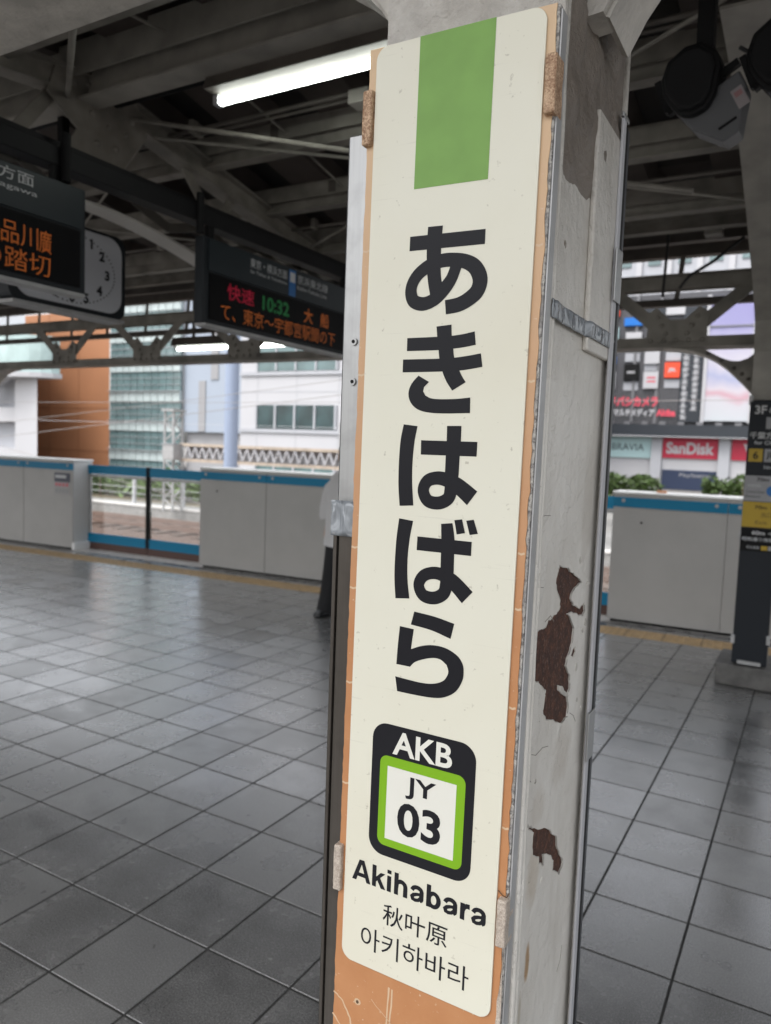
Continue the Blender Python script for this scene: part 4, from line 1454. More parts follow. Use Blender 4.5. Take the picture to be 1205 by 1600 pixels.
# ------------------------------------------------------------------ loudspeakers on the canopy
def speaker(c, turn, label):
    t = thing('loudspeaker', label, 'loudspeaker', c, 'black loudspeakers under the canopy')
    c = Vector(c)
    n = Vector((math.sin(turn) * -.55, -.83, -.12)).normalized()      # the way the horn faces
    sdv = Z.cross(n).normalized()
    up = n.cross(sdv).normalized()
    tilt = R(28)
    a = sdv * math.cos(tilt) + up * math.sin(tilt)
    b = -sdv * math.sin(tilt) + up * math.cos(tilt)
    # dark round front shell
    q = c - a * .015 + b * .02
    shell = [(u * .86, v * .86) for u, v in ((-.098, -.03), (-.088, -.075), (-.05, -.105), (.0, -.112), (.045, -.085), (.100, -.015), (.112, .035), (.085, .095), (.03, .118), (-.04, .112), (-.085, .07), (-.102, .02))]
    mb = MB().prism(shell, q - n * .10, a, b, n * .13)
    mb.prism([(u * .86, v * .86) for u, v in shell], q + n * .0301, a, b, n * .022)
    obj('horn_shell', mb, M_BLACK, t, .012)
    # grey driver housing under and behind it
    mb = MB()
    prof = [(-.092, -.03), (.105, -.03), (.104, -.08), (.028, -.185), (-.018, -.185), (-.075, -.10)]
    mb.prism(prof, c - n * .12 + a * .0, a, b, n * .12)
    hs = obj('driver_housing', mb, mat('speaker_grey', (0.10, 0.103, 0.11), .5), t, .006)
    o = c + n * .0005 + a * .075 - b * .10
    lab = obj('rating_label', MB().prism([(-.017, -.03), (.017, -.03), (.017, .03), (-.017, .03)], o, a, b, n * .0012), mat('label_pale', (0.30, 0.27, 0.275), .6), hs)
    obj('label_print', MB().prism([(-.011, .004), (.011, .004), (.011, .02), (-.011, .02)], o + n * .0014, a, b, n * .0004), mat('label_pink', (0.33, 0.17, 0.18), .6), hs)
    obj('slot', MB().prism([(-.028, -.004), (.028, -.004), (.028, .004), (-.028, .004)], o - a * .06 - b * .045, a, b, n * .0012), M_BLACK, hs)
    obj('bracket', MB().bar(c + Z * .06 - n * .04, (c.x, c.y, zr(c.y) + .02), .05, .05, up=Y), M_BLACK, t)
    obj('yoke', MB().bar(c - a * .115 - n * .03, c + a * .115 - n * .03, .03, .02, up=b).bar(c - a * .112 - n * .03, c - a * .10 + b * .10 - n * .03, .02, .03, up=n), M_BLACK, t)
    pts = [Vector(c) + X * (.10 + .16 * i / 14) + Z * (.10 - .055 * math.sin(math.pi * i / 14) + .05 * (i / 14)) + Y * .02 for i in range(15)]
    obj('cable', MB().tube(pts, .006, 6), M_WIRE, t)
    return t


speaker((-.400, 2.5, 2.625), .05, 'black loudspeaker with grey housing and pale label, left of the pair')
speaker((-.155, 2.46, 2.64), .2, 'black loudspeaker cut by the right edge of the photo')

# ================================================================== FAR COLUMN, INFO PILLAR
fc = thing('steel_column', 'far grey riveted steel column standing in a concrete base', 'column', (-.315, 5.5, 0), 'steel columns of the canopy')
mb = MB().box((-.42, 5.40, .145), (-.21, 5.412, 3.0)).box((-.42, 5.588, .145), (-.21, 5.60, 3.0)).box((-.405, 5.412, .145), (-.393, 5.588, 2.98)).box((-.237, 5.412, .145), (-.225, 5.588, 2.98))
obj('shaft', mb, M_STEELL, fc)
hp = [(5.395, 1.95), (5.36, 2.20), (5.24, 2.38), (4.98, 2.51), (4.72, 2.60), (4.25, 2.765), (3.83, 2.888), (3.30, 3.03), (2.9, 3.06)]
hm = MB()
for a, b in zip(hp[:-1], hp[1:]):
    hm.bar((-.315, a[0], a[1]), (-.315, b[0], b[1]), .21, .012, up=Z if abs(b[0] - a[0]) > .1 else Y)
obj('haunch_flange', hm, M_STEELL, fc)
obj('haunch_plate', MB().prism(hp + [(2.9, 3.10), (4.0, 2.98), (5.39, 2.95)], (-.321, 0, 0), Y, Z, (.012, 0, 0)), M_STEELL, fc)
obj('splice_plate', MB().box((-.415, 5.392, 2.02), (-.215, 5.3995, 2.6)), M_STEELL, fc)
obj('column_rivet', rivets([(x, 5.391, z) for x in (-.39, -.24) for z in (2.08, 2.18, 2.28, 2.38, 2.48, 2.56)], X, Z, (0, -1, 0), .010), M_STEELL, fc)['kind'] = 'stuff'
obj('base_block', MB().box((-.51, 5.285, 0.001), (-.12, 5.74, .143)), M_CONCD, fc, .012)

ip = thing('information_pillar', 'dark guide pillar with white, yellow and grey panels at the right edge', 'guide sign', (-.31, 5.33, .144))
IY = 5.33
obj('pillar_body', MB().box((-.418, IY, .152), (-.205, 5.3855, 1.885)), M_NAVY, ip, .006)
for z0, z1, mm in ((1.405, 1.875, M_NAVY), (1.232, 1.398, M_PGREY), (1.063, 1.228, M_PYEL), (.905, 1.057, M_BLACK)):
    obj('info_panel', MB().box((-.416, IY - .007, z0), (-.207, IY - .0005, z1)), mm, ip)
o = (0, IY - .0078, 0)
def it(s, x, z, h, mm, bold=0.01, fit=None):
    if fit:
        text(s, (x, IY - .0080, z), X, Z, mm, ip, fit=(0, 0, fit, h), bold=bold)
    else:
        text(s, (x, IY - .0080, z), X, Z, mm, ip, height=h, bold=bold)
it('3F', -.385, 1.795, .055, M_WTXT, .02)
it('のりば', -.302, 1.80, .04, M_WTXT, .01, .085)
obj('white_tile', MB().box((-.315, IY - .0088, 1.70), (-.215, IY - .0072, 1.775)), M_PGREY, ip)
it('千葉方面', -.405, 1.635, .045, M_WTXT, .015, .185)
it('for Chiba', -.375, 1.600, .024, M_GTXT, .01, .15)
obj('number_tile', MB().box((-.404, IY - .0088, 1.488), (-.322, IY - .0072, 1.572)), M_PYEL, ip)
text('6', (-.362, IY - .0095, 1.505), X, Z, M_INK, ip, height=.05, align='C', bold=.02)
obj('number_tile', MB().box((-.312, IY - .0088, 1.488), (-.215, IY - .0072, 1.572)), M_PGREY, ip)
text('JB', (-.300, IY - .0095, 1.505), X, Z, M_INK, ip, height=.05, bold=.02)
it('Sobu Line', -.31, 1.445, .022, M_GTXT, 0, .09)
it('70m →', -.345, 1.362, .024, M_INK, .02, .125)
obj('blue_disc', MB().tube([(-.250, IY - .0072, 1.302), (-.250, IY - .0088, 1.302)], .034, 20), M_JKBLUE, ip)
it('中央改札', -.395, 1.325, .018, M_GTXT, 0, .08)
it('Central Gate', -.405, 1.285, .018, M_DARKG, 0, .11)
it('Elevator', -.405, 1.255, .018, M_DARKG, 0, .09)
it('70m →', -.345, 1.182, .024, M_INK, .02, .125)
it('出口', -.302, 1.130, .034, mat('dark_ochre', (0.16, 0.10, .01), .5), .01, .06)
it('Exit', -.335, 1.085, .022, mat('dark_ochre', (0, 0, 0)), .01, .07)
it('60m →', -.350, 1.015, .026, M_WTXT, .02, .13)
it('昭和通り改札', -.405, .972, .026, M_GTXT, .01, .185)
it('日比谷線', -.375, .922, .020, M_GTXT, 0, .075)
obj('gate_tile', MB().box((-.290, IY - .0088, .917), (-.252, IY - .0072, .945)), M_PYEL, ip)
obj('gate_tile', MB().box((-.248, IY - .0088, .917), (-.218, IY - .0072, .945)), M_PGREY, ip)
for x, z in ((-.418, .31), (-.205, .33), (-.418, 1.00), (-.414, 1.885)):
    obj('clamp', MB().box((x - .012, IY - .004, z - .03), (x + .012, IY + .03, z + .03)), M_GALV, ip, .003)
obj('foot_clamp', MB().box((-.38, IY - .012, .153), (-.24, IY - .001, .175)), M_GALV, ip)

# ================================================================== PLATFORM DOORS
def plate(mb, s0, s1, o0, o1, z0, z1):
    vs = [ep(s, o_, z) for z in (z0, z1) for s, o_ in ((s0, o0), (s1, o0), (s1, o1), (s0, o1))]
    return mb.add(vs, [(0, 3, 2, 1), (4, 5, 6, 7), (0, 1, 5, 4), (1, 2, 6, 5), (2, 3, 7, 6), (3, 0, 4, 7)])


def cabinet(s0, s1, label, seams):
    t = thing('platform_door_cabinet', label, 'platform door', ep((s0 + s1) / 2, .15, 0), 'platform door cabinets along the far edge')
    obj('body', plate(MB(), s0, s1, .012, .32, .025, 1.155), M_CABSIDE, t, .012)
    cuts = [s0] + seams + [s1]
    for a, b in zip(cuts[:-1], cuts[1:]):
        obj('front_panel', plate(MB(), a + .004, b - .004, 0, .0115, .03, 1.040), M_CAB, t)
        obj('blue_stripe', plate(MB(), a + .004, b - .004, -.003, .0115, 1.0455, 1.133), M_BLUE, t)
        obj('upper_strip', plate(MB(), a + .004, b - .004, 0, .0115, 1.1345, 1.156), M_CAB, t)
        for s_ in (a + .09, b - .09):
            obj('button', MB().tube([ep(s_, -.002, 1.105), ep(s_, -.012, 1.105)], .016, 12), M_GALV, t)
    obj('top_cap', plate(MB(), s0 - .01, s1 + .01, -.004, .33, 1.157, 1.185), M_CAP, t, .012)
    obj('plinth', plate(MB(), s0 + .03, s1 - .03, .03, .30, 0.001, .0245), M_BLACK, t)
    return t


PITCH_C = 4.755
CL = 2.63
for k, lab in ((-2, 'grey platform door cabinet with blue stripe at the far left edge'), (-1, 'grey platform door cabinet with blue stripe behind the person'), (0, 'grey platform door cabinet with blue stripe right of the name sign'), (1, 'grey platform door cabinet farther right beyond the guide pillar')):
    s0 = -1.59 + PITCH_C * k
    t = cabinet(s0, s0 + CL, lab, [s0 + .95] if k != -2 else [s0 + CL - .95])
    if k == -2:
        s1 = s0 + CL
        nb = obj('notice', plate(MB(), s1 - .34, s1 - .05, -.006, -.0005, .885, 1.005), mat('notice_navy', (0.035, 0.04, 0.07), .4), t)
        text('Suica', ep(s1 - .31, -.0075, .925), EX, Z, M_GTXT, nb, fit=(0, 0, .20, .05), bold=.02) if False else None
        obj('notice_print', plate(MB(), s1 - .32, s1 - .12, -.0072, -.0062, .935, .975), M_GTXT, nb)
        lo = obj('warning_notice', plate(MB(), s1 - .34, s1 - .05, -.006, -.0005, .715, .880), mat('notice_pale', (0.42, 0.40, 0.40), .5), t)
        for q in range(4):
            obj('warning_icon', plate(MB(), s1 - .32 + .066 * q, s1 - .28 + .066 * q, -.0072, -.0062, .83, .868), M_PINKT, lo)
            obj('icon_caption', plate(MB(), s1 - .32 + .066 * q, s1 - .275 + .066 * q, -.0072, -.0062, .74, .80), M_PGREY, lo)
        obj('corner_foot', plate(MB(), s1 - .02, s1 + .035, -.002, .34, .002, .10), M_CAP, t, .01)
    if k in (-1, 0):
        ht = obj('access_hatch', plate(MB(), s0 + .12, s0 + .29, -.0035, -.0005, .86, .975), M_CAB, t)
        obj('hatch_lock', MB().tube([ep(s0 + .255, -.0035, .915), ep(s0 + .255, -.008, .915)], .011, 10), M_BLACK, ht)
    if k == 0:
        rc = obj('reflector', plate(MB(), s0 + .36, s0 + .44, .05, .12, 1.186, 1.205), mat('reflector_orange', (0.6, 0.28, 0.14), .4), t)


def door(s0, s1, label, rev=False):
    t = thing('sliding_platform_door', label, 'platform door', ep((s0 + s1) / 2, .26, 0), 'glass sliding platform doors')
    obj('top_band', plate(MB(), s0, s1, .24, .275, 1.005, 1.12), M_BLUE, t)
    obj('bottom_band', plate(MB(), s0, s1, .24, .275, .095, .215), M_BLUE, t)
    obj('kick_plate', plate(MB(), s0, s1, .245, .27, .004, .0945), mat('kick_brown', (0.09, 0.045, 0.035), .6), t)
    obj('glass', plate(MB(), s0 + .03, s1 - .03, .254, .262, .2155, 1.0045), M_GLASS, t)
    a, b = (s0, s0 + .03) if not rev else (s1 - .03, s1)
    obj('stile', plate(MB(), a, b, .245, .27, .2155, 1.0045), M_GALV, t)
    a, b = (s1 - .03, s1) if not rev else (s0, s0 + .03)
    obj('meeting_stile', plate(MB(), a + .001, b - .001, .2385, .277, .0955, 1.13), M_BLACK, t)
    # top rail inside the glass
    obj('glass_trim', plate(MB(), s0 + .03, s1 - .03, .248, .2535, .965, 1.0), M_GALV, t)
    return t


for k, lab in ((-2, ('left glass sliding door leaf with blue bands between the two left cabinets', 'right glass sliding door leaf with blue bands between the two left cabinets')),
               (-1, ('glass sliding door leaf with blue bands hidden mostly behind the name sign', 'glass sliding door leaf with blue bands seen just right of the column')),
               (0, ('left leaf of the glass sliding doors beyond the guide pillar', 'right leaf of the glass sliding doors beyond the guide pillar'))):
    a = -1.59 + PITCH_C * k + CL
    b = a + PITCH_C - CL
    m_ = (a + b) / 2
    door(a + .002, m_ - .004, lab[0])
    door(m_ + .004, b - .002, lab[1], True)

# ================================================================== PERSON (mostly behind the sign)
pp = thing('person', 'person in loose pale grey shirt and wide black trousers behind the sign', 'person', (-3.545, 5.36, 0))
PXc, PYc = -3.545, 5.36


def skin(name, verts, edges, radii, m, parent, sub=2, root=0):
    me = bpy.data.meshes.new(name)
    me.from_pydata([(PXc + v[0], PYc + v[1], v[2]) for v in verts], edges, [])
    me.materials.append(m)
    o = bpy.data.objects.new(name, me)
    COL.objects.link(o)
    o.parent = parent
    o.matrix_parent_inverse = WORLD[parent.name].inverted()
    md = o.modifiers.new('skin', 'SKIN')
    md.use_smooth_shade = True
    sv = me.skin_vertices[0].data
    for i, r_ in enumerate(radii):
        sv[i].radius = (r_, r_) if not isinstance(r_, tuple) else r_
        sv[i].use_root = i == root
    ss = o.modifiers.new('sub', 'SUBSURF')
    ss.levels = sub
    ss.render_levels = sub
    return o


V, E_, Rd = [], [], []


def chain(pts, rad, start=None):
    prev = start
    for p, r_ in zip(pts, rad):
        V.append(p)
        Rd.append(r_)
        i = len(V) - 1
        if prev is not None:
            E_.append((prev, i))
        prev = i
    return prev


pel = chain([(0, 0, .76)], [(.115, .085)])
chest = chain([(0, .005, .92), (0, .01, 1.08), (0, .005, 1.18)], [(.10, .075), (.115, .080), (.085, .06)], pel)
chain([(0, 0, 1.27), (0, -.008, 1.32), (0, -.015, 1.40), (0, -.01, 1.46)], [.042, .045, (.062, .075), (.055, .066)], chest)
for s_ in (-1, 1):
    wr = chain([(s_ * .125, 0, 1.185), (s_ * .185, .01, 1.00), (s_ * .165, -.02, .82)], [.034, .032, .022], chest)
    pm = chain([(s_ * .165, -.035, .765)], [(.014, .028)], wr)
    for dy, ln, b in ((-.030, .058, .008), (-.012, .066, .0085), (.006, .062, .0085), (.022, .050, .0075)):
        chain([(s_ * .166, -.035 + dy, .735), (s_ * .164, -.037 + dy, .735 - ln * .55), (s_ * .157, -.039 + dy, .735 - ln)], [b, b * .95, b * .8], pm)
    chain([(s_ * .157, -.068, .762), (s_ * .151, -.082, .735), (s_ * .148, -.086, .715)], [.010, .009, .008], pm)
    an = chain([(s_ * .075, 0, .70), (s_ * .100, -.01, .42), (s_ * .140, .015, .08)], [.078, .050, .032], pel)
    chain([(s_ * .143, -.05, .035), (s_ * .146, -.12, .028)], [(.033, .026), (.028, .020)], an)
body = skin('body', V, E_, Rd, M_SKIN, pp)


def loft(rings, n=24, close_top=False):
    mb = MB()
    vs = []
    for (cx, cy, z, rx, ry, wob) in rings:
        for k in range(n):
            a = 2 * math.pi * k / n
            w_ = 1 + wob * math.sin(3 * a + z * 9) + wob * .6 * math.sin(7 * a - z * 17)
            vs.append((PXc + cx + rx * w_ * math.cos(a), PYc + cy + ry * w_ * math.sin(a), z))
    fs = []
    for j in range(len(rings) - 1):
        for k in range(n):
            fs.append((j * n + k, j * n + (k + 1) % n, (j + 1) * n + (k + 1) % n, (j + 1) * n + k))
    if close_top:
        fs.append(tuple((len(rings) - 1) * n + k for k in range(n)))
    return mb.add(vs, fs)


sh = loft([(0, 0, .625, .200, .145, .05), (0, 0, .75, .192, .145, .05), (0, 0, .90, .182, .14, .04), (0, .005, 1.05, .172, .135, .02), (0, .005, 1.16, .162, .12, .01), (0, .002, 1.225, .145, .095, 0), (0, 0, 1.262, .11, .07, 0), (0, 0, 1.285, .058, .055, 0)])
for s_ in (-1, 1):
    n = 14
    vs, fs = [], []
    for j, (cx, cy, z, r_) in enumerate(((.10, .0, 1.222, .058), (.14, .003, 1.165, .072), (.165, .008, 1.06, .078), (.182, .012, .95, .082), (.190, .014, .875, .078), (.188, .014, .850, .070))):
        for k in range(n):
            a = 2 * math.pi * k / n
            vs.append((PXc + s_ * cx + r_ * math.cos(a) * (1 if j else .7), PYc + cy + r_ * math.sin(a), z + .03 * math.cos(a) * -s_ * (1 if j < 2 else .3)))
    for j in range(5):
        for k in range(n):
            fs.append((j * n + k, j * n + (k + 1) % n, (j + 1) * n + (k + 1) % n, (j + 1) * n + k))
    sh.add(vs, fs)
so_ = obj('shirt', sh, M_SHIRT, pp, smooth=True)
tr_ = MB()
for s_ in (-1, 1):
    for seg in (loft([(s_ * .155, .02, .03, .105, .125, .09), (s_ * .148, .015, .10, .098, .115, .07), (s_ * .125, .005, .25, .085, .10, .05), (s_ * .10, -.01, .45, .082, .095, .03), (s_ * .075, 0, .62, .10, .11, .01), (s_ * .065, 0, .78, .10, .11, 0)], 18),):
        tr_.add(seg.v, seg.f)
seg = loft([(0, 0, .60, .155, .118, 0), (0, 0, .74, .155, .115, 0), (0, 0, .86, .135, .10, 0)], 22)
tr_.add(seg.v, seg.f)
obj('trousers', tr_, M_TROUS, pp, smooth=True)
for s_ in (-1, 1):
    shoe = MB()
    shoe.prism([(-.10, .0), (.10, .0), (.10, .035), (.03, .06), (-.04, .085), (-.10, .08)], (PXc + s_ * .155 - .036, PYc - .075, .002), (0, -1, 0), Z, (.072, 0, 0))
    obj('shoe', shoe, M_SHOE, pp, .012)
hr = MB().ellipsoid((PXc, PYc + .012, 1.440), (.078, .094, .085), 18, 10)
obj('hair', hr, M_HAIR, pp, smooth=True)
face = MB().ellipsoid((PXc, PYc - .028, 1.405), (.064, .066, .088), 18, 12)
for s_ in (-1, 1):
    face.ellipsoid((PXc + s_ * .070, PYc + .0, 1.40), (.010, .018, .026), 8, 6)
face.ellipsoid((PXc, PYc - .096, 1.392), (.010, .014, .018), 8, 6)
hd = obj('head', face, M_SKIN, pp, smooth=True)
for s_ in (-1, 1):
    obj('eye', MB().ellipsoid((PXc + s_ * .026, PYc - .085, 1.412), (.010, .006, .006), 8, 6), M_INK, hd)
obj('mouth', MB().ellipsoid((PXc, PYc - .087, 1.362), (.020, .006, .005), 8, 6), mat('lips', (0.36, 0.13, 0.11), .5), hd)

# ================================================================== NEAR COLUMN
nc = thing('steel_column', 'near peeling grey steel column with rust patches behind the name sign', 'column', (-.393, .98, 0), 'steel columns of the canopy')
ZT = 3.0
obj('front_flange', MB().box((-.507, .829, 0.001), (-.279, .8395, ZT)), M_COLP, nc, .003)
obj('back_flange', MB().box((-.507, 1.118, 0.001), (-.279, 1.129, ZT)), M_COLP, nc, .003)
obj('side_web', MB().box((-.503, .840, 0.001), (-.495, 1.1175, ZT)), M_COLP, nc)
obj('side_web', MB().box((-.296, .840, 0.001), (-.2885, 1.1175, ZT)), M_RUST, nc)
# rounded corner beads where flange and web meet
bead = MB()
pts = []
for i in range(120):
    z = .002 + 3.0 * i / 119
    pts.append((-.2845 + .0012 * mnoise.noise(Vector((z * 9, 0, 0))), .8445 + .0012 * mnoise.noise(Vector((0, z * 7, 3))), z))
bead.tube(pts, [.0056 + .0011 * mnoise.noise(Vector((p[2] * 14, 5, 0))) for p in pts], 8)
obj('corner_bead', bead, M_COLP, nc, smooth=True)

rustA = [(0.9411, 1.3338), (0.9832, 1.3255), (1.018, 1.3111), (1.0522, 1.2969), (1.0216, 1.293), (1.0076, 1.2872), (1.0033, 1.2795), (1.017, 1.2688), (1.0491, 1.2582), (1.0608, 1.2615), (1.0732, 1.263), (1.0799, 1.2494), (1.0642, 1.245), (1.0381, 1.2524), (1.0071, 1.2603), (0.99, 1.2609), (1.0091, 1.2497), (1.0273, 1.2343), (1.0247, 1.2175), (1.0178, 1.2052), (1.0025, 1.1949), (0.9986, 1.1856), (1.0202, 1.1683), (1.0241, 1.1481), (1.0135, 1.1371), (1.0224, 1.1206), (1.0191, 1.1076), (0.9934, 1.1058), (0.9622, 1.1175), (0.919, 1.133), (0.9044, 1.1517), (0.9086, 1.1663), (0.912, 1.1749), (0.8911, 1.1867), (0.8595, 1.2041), (0.8551, 1.226), (0.859, 1.246), (0.8566, 1.2614), (0.8976, 1.2609), (0.9058, 1.2686), (0.9405, 1.2687), (0.9544, 1.2775), (0.9491, 1.2897), (0.9344, 1.303), (0.9315, 1.3192), (0.9384, 1.3262)]
rustB = [(0.8685, 1.014), (0.8866, 1.0014), (0.9242, 0.9837), (0.9682, 0.9629), (0.9993, 0.9392), (1.0088, 0.917), (1.0275, 0.8956), (1.0408, 0.88), (1.0227, 0.8713), (0.9873, 0.8954), (0.9882, 0.9091), (0.975, 0.9231), (0.9413, 0.9402), (0.9473, 0.9221), (0.9221, 0.9371), (0.9205, 0.9468), (0.8946, 0.9614), (0.8915, 0.9816), (0.8943, 0.9931), (0.8713, 1.0072)]
isl = [(0.967, 1.1674), (0.9866, 1.1609), (0.9959, 1.1522), (1.0247, 1.1392), (1.0134, 1.1378), (0.9853, 1.15), (0.9684, 1.1597)]


def ragged(L, amp, seed, n=3):
    rnd_ = random.Random(seed)
    out = []
    for a, b in zip(L, L[1:] + L[:1]):
        for k in range(n):
            t = k / n
            j = amp if k else amp * .3
            out.append((a[0] + (b[0] - a[0]) * t + rnd_.uniform(-j, j), a[1] + (b[1] - a[1]) * t + rnd_.uniform(-j, j)))
    return out


def dot(cy, cz, r_, seed):
    rnd_ = random.Random(seed)
    return [(cy + r_ * rnd_.uniform(.7, 1.3) * math.cos(R(40 * k)), cz + r_ * rnd_.uniform(.7, 1.2) * math.sin(R(40 * k))) for k in range(9)]


# one skin of paint over the right web, with the flaked-off places cut out of it
holes = [ragged(rustA, .0022, 1), ragged(rustB, .002, 2), dot(.891, 1.062, .004, 3), dot(.893, 1.731, .005, 4), dot(1.083, 1.290, .004, 5), dot(1.094, 1.289, .003, 6), dot(.901, .815, .0015, 7), dot(.886, .93, .002, 8),
         ragged([(1.02, 1.196), (1.035, 1.19), (1.045, 1.196), (1.04, 1.205), (1.028, 1.203)], .001, 9)]
cu = bpy.data.curves.new('paint', 'CURVE')
cu.dimensions = '2D'
cu.fill_mode = 'BOTH'
cu.extrude = .0011
for L in [[(.8402, .002), (1.1173, .002), (1.1173, 1.93), (1.07, 1.945), (1.05, 1.93), (1.0, 1.965), (.95, 1.955), (.90, 1.985), (.8402, 1.97)]] + holes:
    sp = cu.splines.new('POLY')
    sp.points.add(len(L) - 1)
    for p, q in zip(sp.points, L):
        p.co = (q[0], q[1], 0, 1)
    sp.use_cyclic_u = True
to = bpy.data.objects.new('paint', cu)
COL.objects.link(to)
pm_ = bpy.data.meshes.new_from_object(to.evaluated_get(bpy.context.evaluated_depsgraph_get()))
bpy.data.objects.remove(to)
for v in pm_.vertices:
    v.co = Vector((-.2874 + v.co.z, v.co.x, v.co.y))
po = obj('paint_coat', pm_, M_COLP, nc)
obj('paint_flake', MB().prism(ragged(isl, .001, 4, 2), (-.2884, 0, 0), Y, Z, (.002, 0, 0)), M_CHIPW, nc)
rim = MB()
for L in holes[:2]:
    for a, b in zip(L, L[1:] + L[:1]):
        if random.random() < .8:
            rim.bar((-.2863, a[0], a[1]), (-.2863, b[0], b[1]), .0014, .0010, up=X)
obj('chipped_rim', rim, M_CHIPW, nc)
for L in ([(.852, 1.402), (.872, 1.4035), (.893, 1.402)], [(.850, 1.318), (.866, 1.316), (.880, 1.3135)], [(.868, 1.105), (.885, 1.098), (.912, 1.099), (.935, 1.093)], [(1.03, 1.110), (1.05, 1.10), (1.062, 1.088)], [(.93, 1.262), (.915, 1.272), (.893, 1.268)], [(.862, 1.075), (.872, 1.068)], [(.885, .705), (.897, .690), (.890, .672), (.902, .655), (.905, .62)], [(1.06, .742), (1.055, .722), (1.04, .712)]):
    cm = MB()
    for a, b in zip(L[:-1], L[1:]):
        cm.bar((-.2862, a[0], a[1]), (-.2862, b[0], b[1]), .0008, .0007, up=X)
    obj('hairline_crack', cm, mat('crack_grime', (0.26, 0.235, 0.20), .7), nc)
for cy, cz, r_ in ((1.085, 1.232, .006), (1.072, 1.222, .004), (1.040, 1.330, .005), (1.063, 1.120, .0035), (1.05, 1.172, .0055), (.94, .905, .004), (1.09, 1.10, .004)):
    obj('paint_chip', MB().prism(dot(cy, cz, r_, int(cz * 999)), (-.2866, 0, 0), Y, Z, (.0011, 0, 0)), M_CHIPW if cz > 1.11 else M_COLP, nc)
# overlay plate on the back half of the web, its ragged top and the rough build-up above
obj('cover_plate', MB().box((-.2862, .986, 1.617), (-.2785, 1.1165, 1.925)), M_COLP, nc, .0025)
lump = MB()
rough = []
ny, nz = 26, 34
for i in range(ny + 1):
    for j in range(nz + 1):
        y = .845 + (.272) * i / ny
        z = 1.80 + .385 * j / nz
        d = mnoise.fractal(Vector((y * 24, z * 24, 1.3)), 1.0, 2.0, 5)
        e = min(1, (z - 1.80) / .05) * min(1, (1.117 - y) / .02 + .05) * min(1, (y - .845) / .02 + .05)
        rough.append((-.2862 - .0008 + .0022 * min(1, (z - 1.80) / .09) + e * (.0022 + .009 * max(-.12, d)), y, z))
lump.add(rough, [(i * (nz + 1) + j, (i + 1) * (nz + 1) + j, (i + 1) * (nz + 1) + j + 1, i * (nz + 1) + j + 1) for i in range(ny) for j in range(nz)])
obj('layered_paint', lump, M_PEEL, nc, smooth=True)
# lumpy paint on the front above the sign
rough = []
lump = MB()
ny = 30
for i in range(ny + 1):
    for j in range(nz + 1):
        x = -.506 + .226 * i / ny
        z = 1.93 + .32 * j / nz
        d = mnoise.fractal(Vector((x * 20, z * 20, 7.7)), 1.0, 2.0, 5)
        rough.append((x, .8288 - .002 - .005 * max(-.35, d), z))
lump.add(rough, [(i * (nz + 1) + j, (i + 1) * (nz + 1) + j, (i + 1) * (nz + 1) + j + 1, i * (nz + 1) + j + 1) for i in range(ny) for j in range(nz)])
obj('layered_paint', lump, M_COLP, nc, smooth=True)
obj('batten_plate', MB().box((-.492, .812, 2.055), (-.30, .8245, 2.30)), M_COLP, nc, .004)
for x in (-.46, -.395, -.33):
    obj('batten_rivet', MB().ellipsoid((x, .812, 2.09), (.016, .010, .016), 12, 8), M_COLP, nc, smooth=True)
# crumpled silver tape bands
def band(pts, wv, label, cat='tape'):
    """pts: path of (point, outward normal); a creased strip of width wv"""
    mb = MB()
    vs = []
    rows = 6
    n = len(pts)
    for i, (p, nn) in enumerate(pts):
        for k in range(rows + 1):
            q = Vector(p) + Vector((0, 0, (k / rows - .5) * wv))
            q += Vector(nn) * (.0012 + .0016 * (mnoise.noise(Vector((i * .55, k * .5, wv * 50))) + .4))
            vs.append(q)
    mb.add(vs, [(i * (rows + 1) + k, (i + 1) * (rows + 1) + k, (i + 1) * (rows + 1) + k + 1, i * (rows + 1) + k + 1) for i in range(n - 1) for k in range(rows)])
    o = obj('silver_tape', mb, M_TAPE, smooth=True)
    sd2 = o.modifiers.new('thick', 'SOLIDIFY')
    sd2.thickness = .0006
    tag(o, label, cat, 'silver tape bands on the column')
    return o


path = [((-.2795, .829 + .014 * i / 3, 1.644), (1, 0, 0)) for i in range(4)]
path += [((-.2790 - .0035 * min(1, i / 3), .845 + .14 * i / 13, 1.6445), (1, 0, 0)) for i in range(14)]
path += [((-.2782, .987 + .13 * i / 14, 1.6445), (1, 0, 0)) for i in range(15)]
band(path, .021, 'creased silver tape band around the right side of the column')

# ------------------------------------------------------------------ boards on the back and left of the column
bk = thing('back_sign_board', 'thin aluminium edged sign board on the back of the column', 'sign', (-.41, 1.15, .3))
obj('board', MB().box((-.56, 1.131, .30), (-.2795, 1.150, 1.955)), M_DARKG, bk)
obj('edge_frame', MB().box((-.2785, 1.092, .30), (-.2745, 1.1085, 1.955)), M_BWHITE, bk, .0012)
obj('edge_gasket', MB().box((-.2785, 1.109, .30), (-.2752, 1.122, 1.95)), M_BLACK, bk)
obj('edge_cap', MB().box((-.2785, 1.088, 1.9555), (-.2740, 1.122, 1.962)), M_ALU, bk, .001)
for z in (1.70, 1.02):
    obj('edge_clip', MB().box((-.2742, 1.085, z), (-.2715, 1.120, z + .075)), M_ALU, bk, .001)

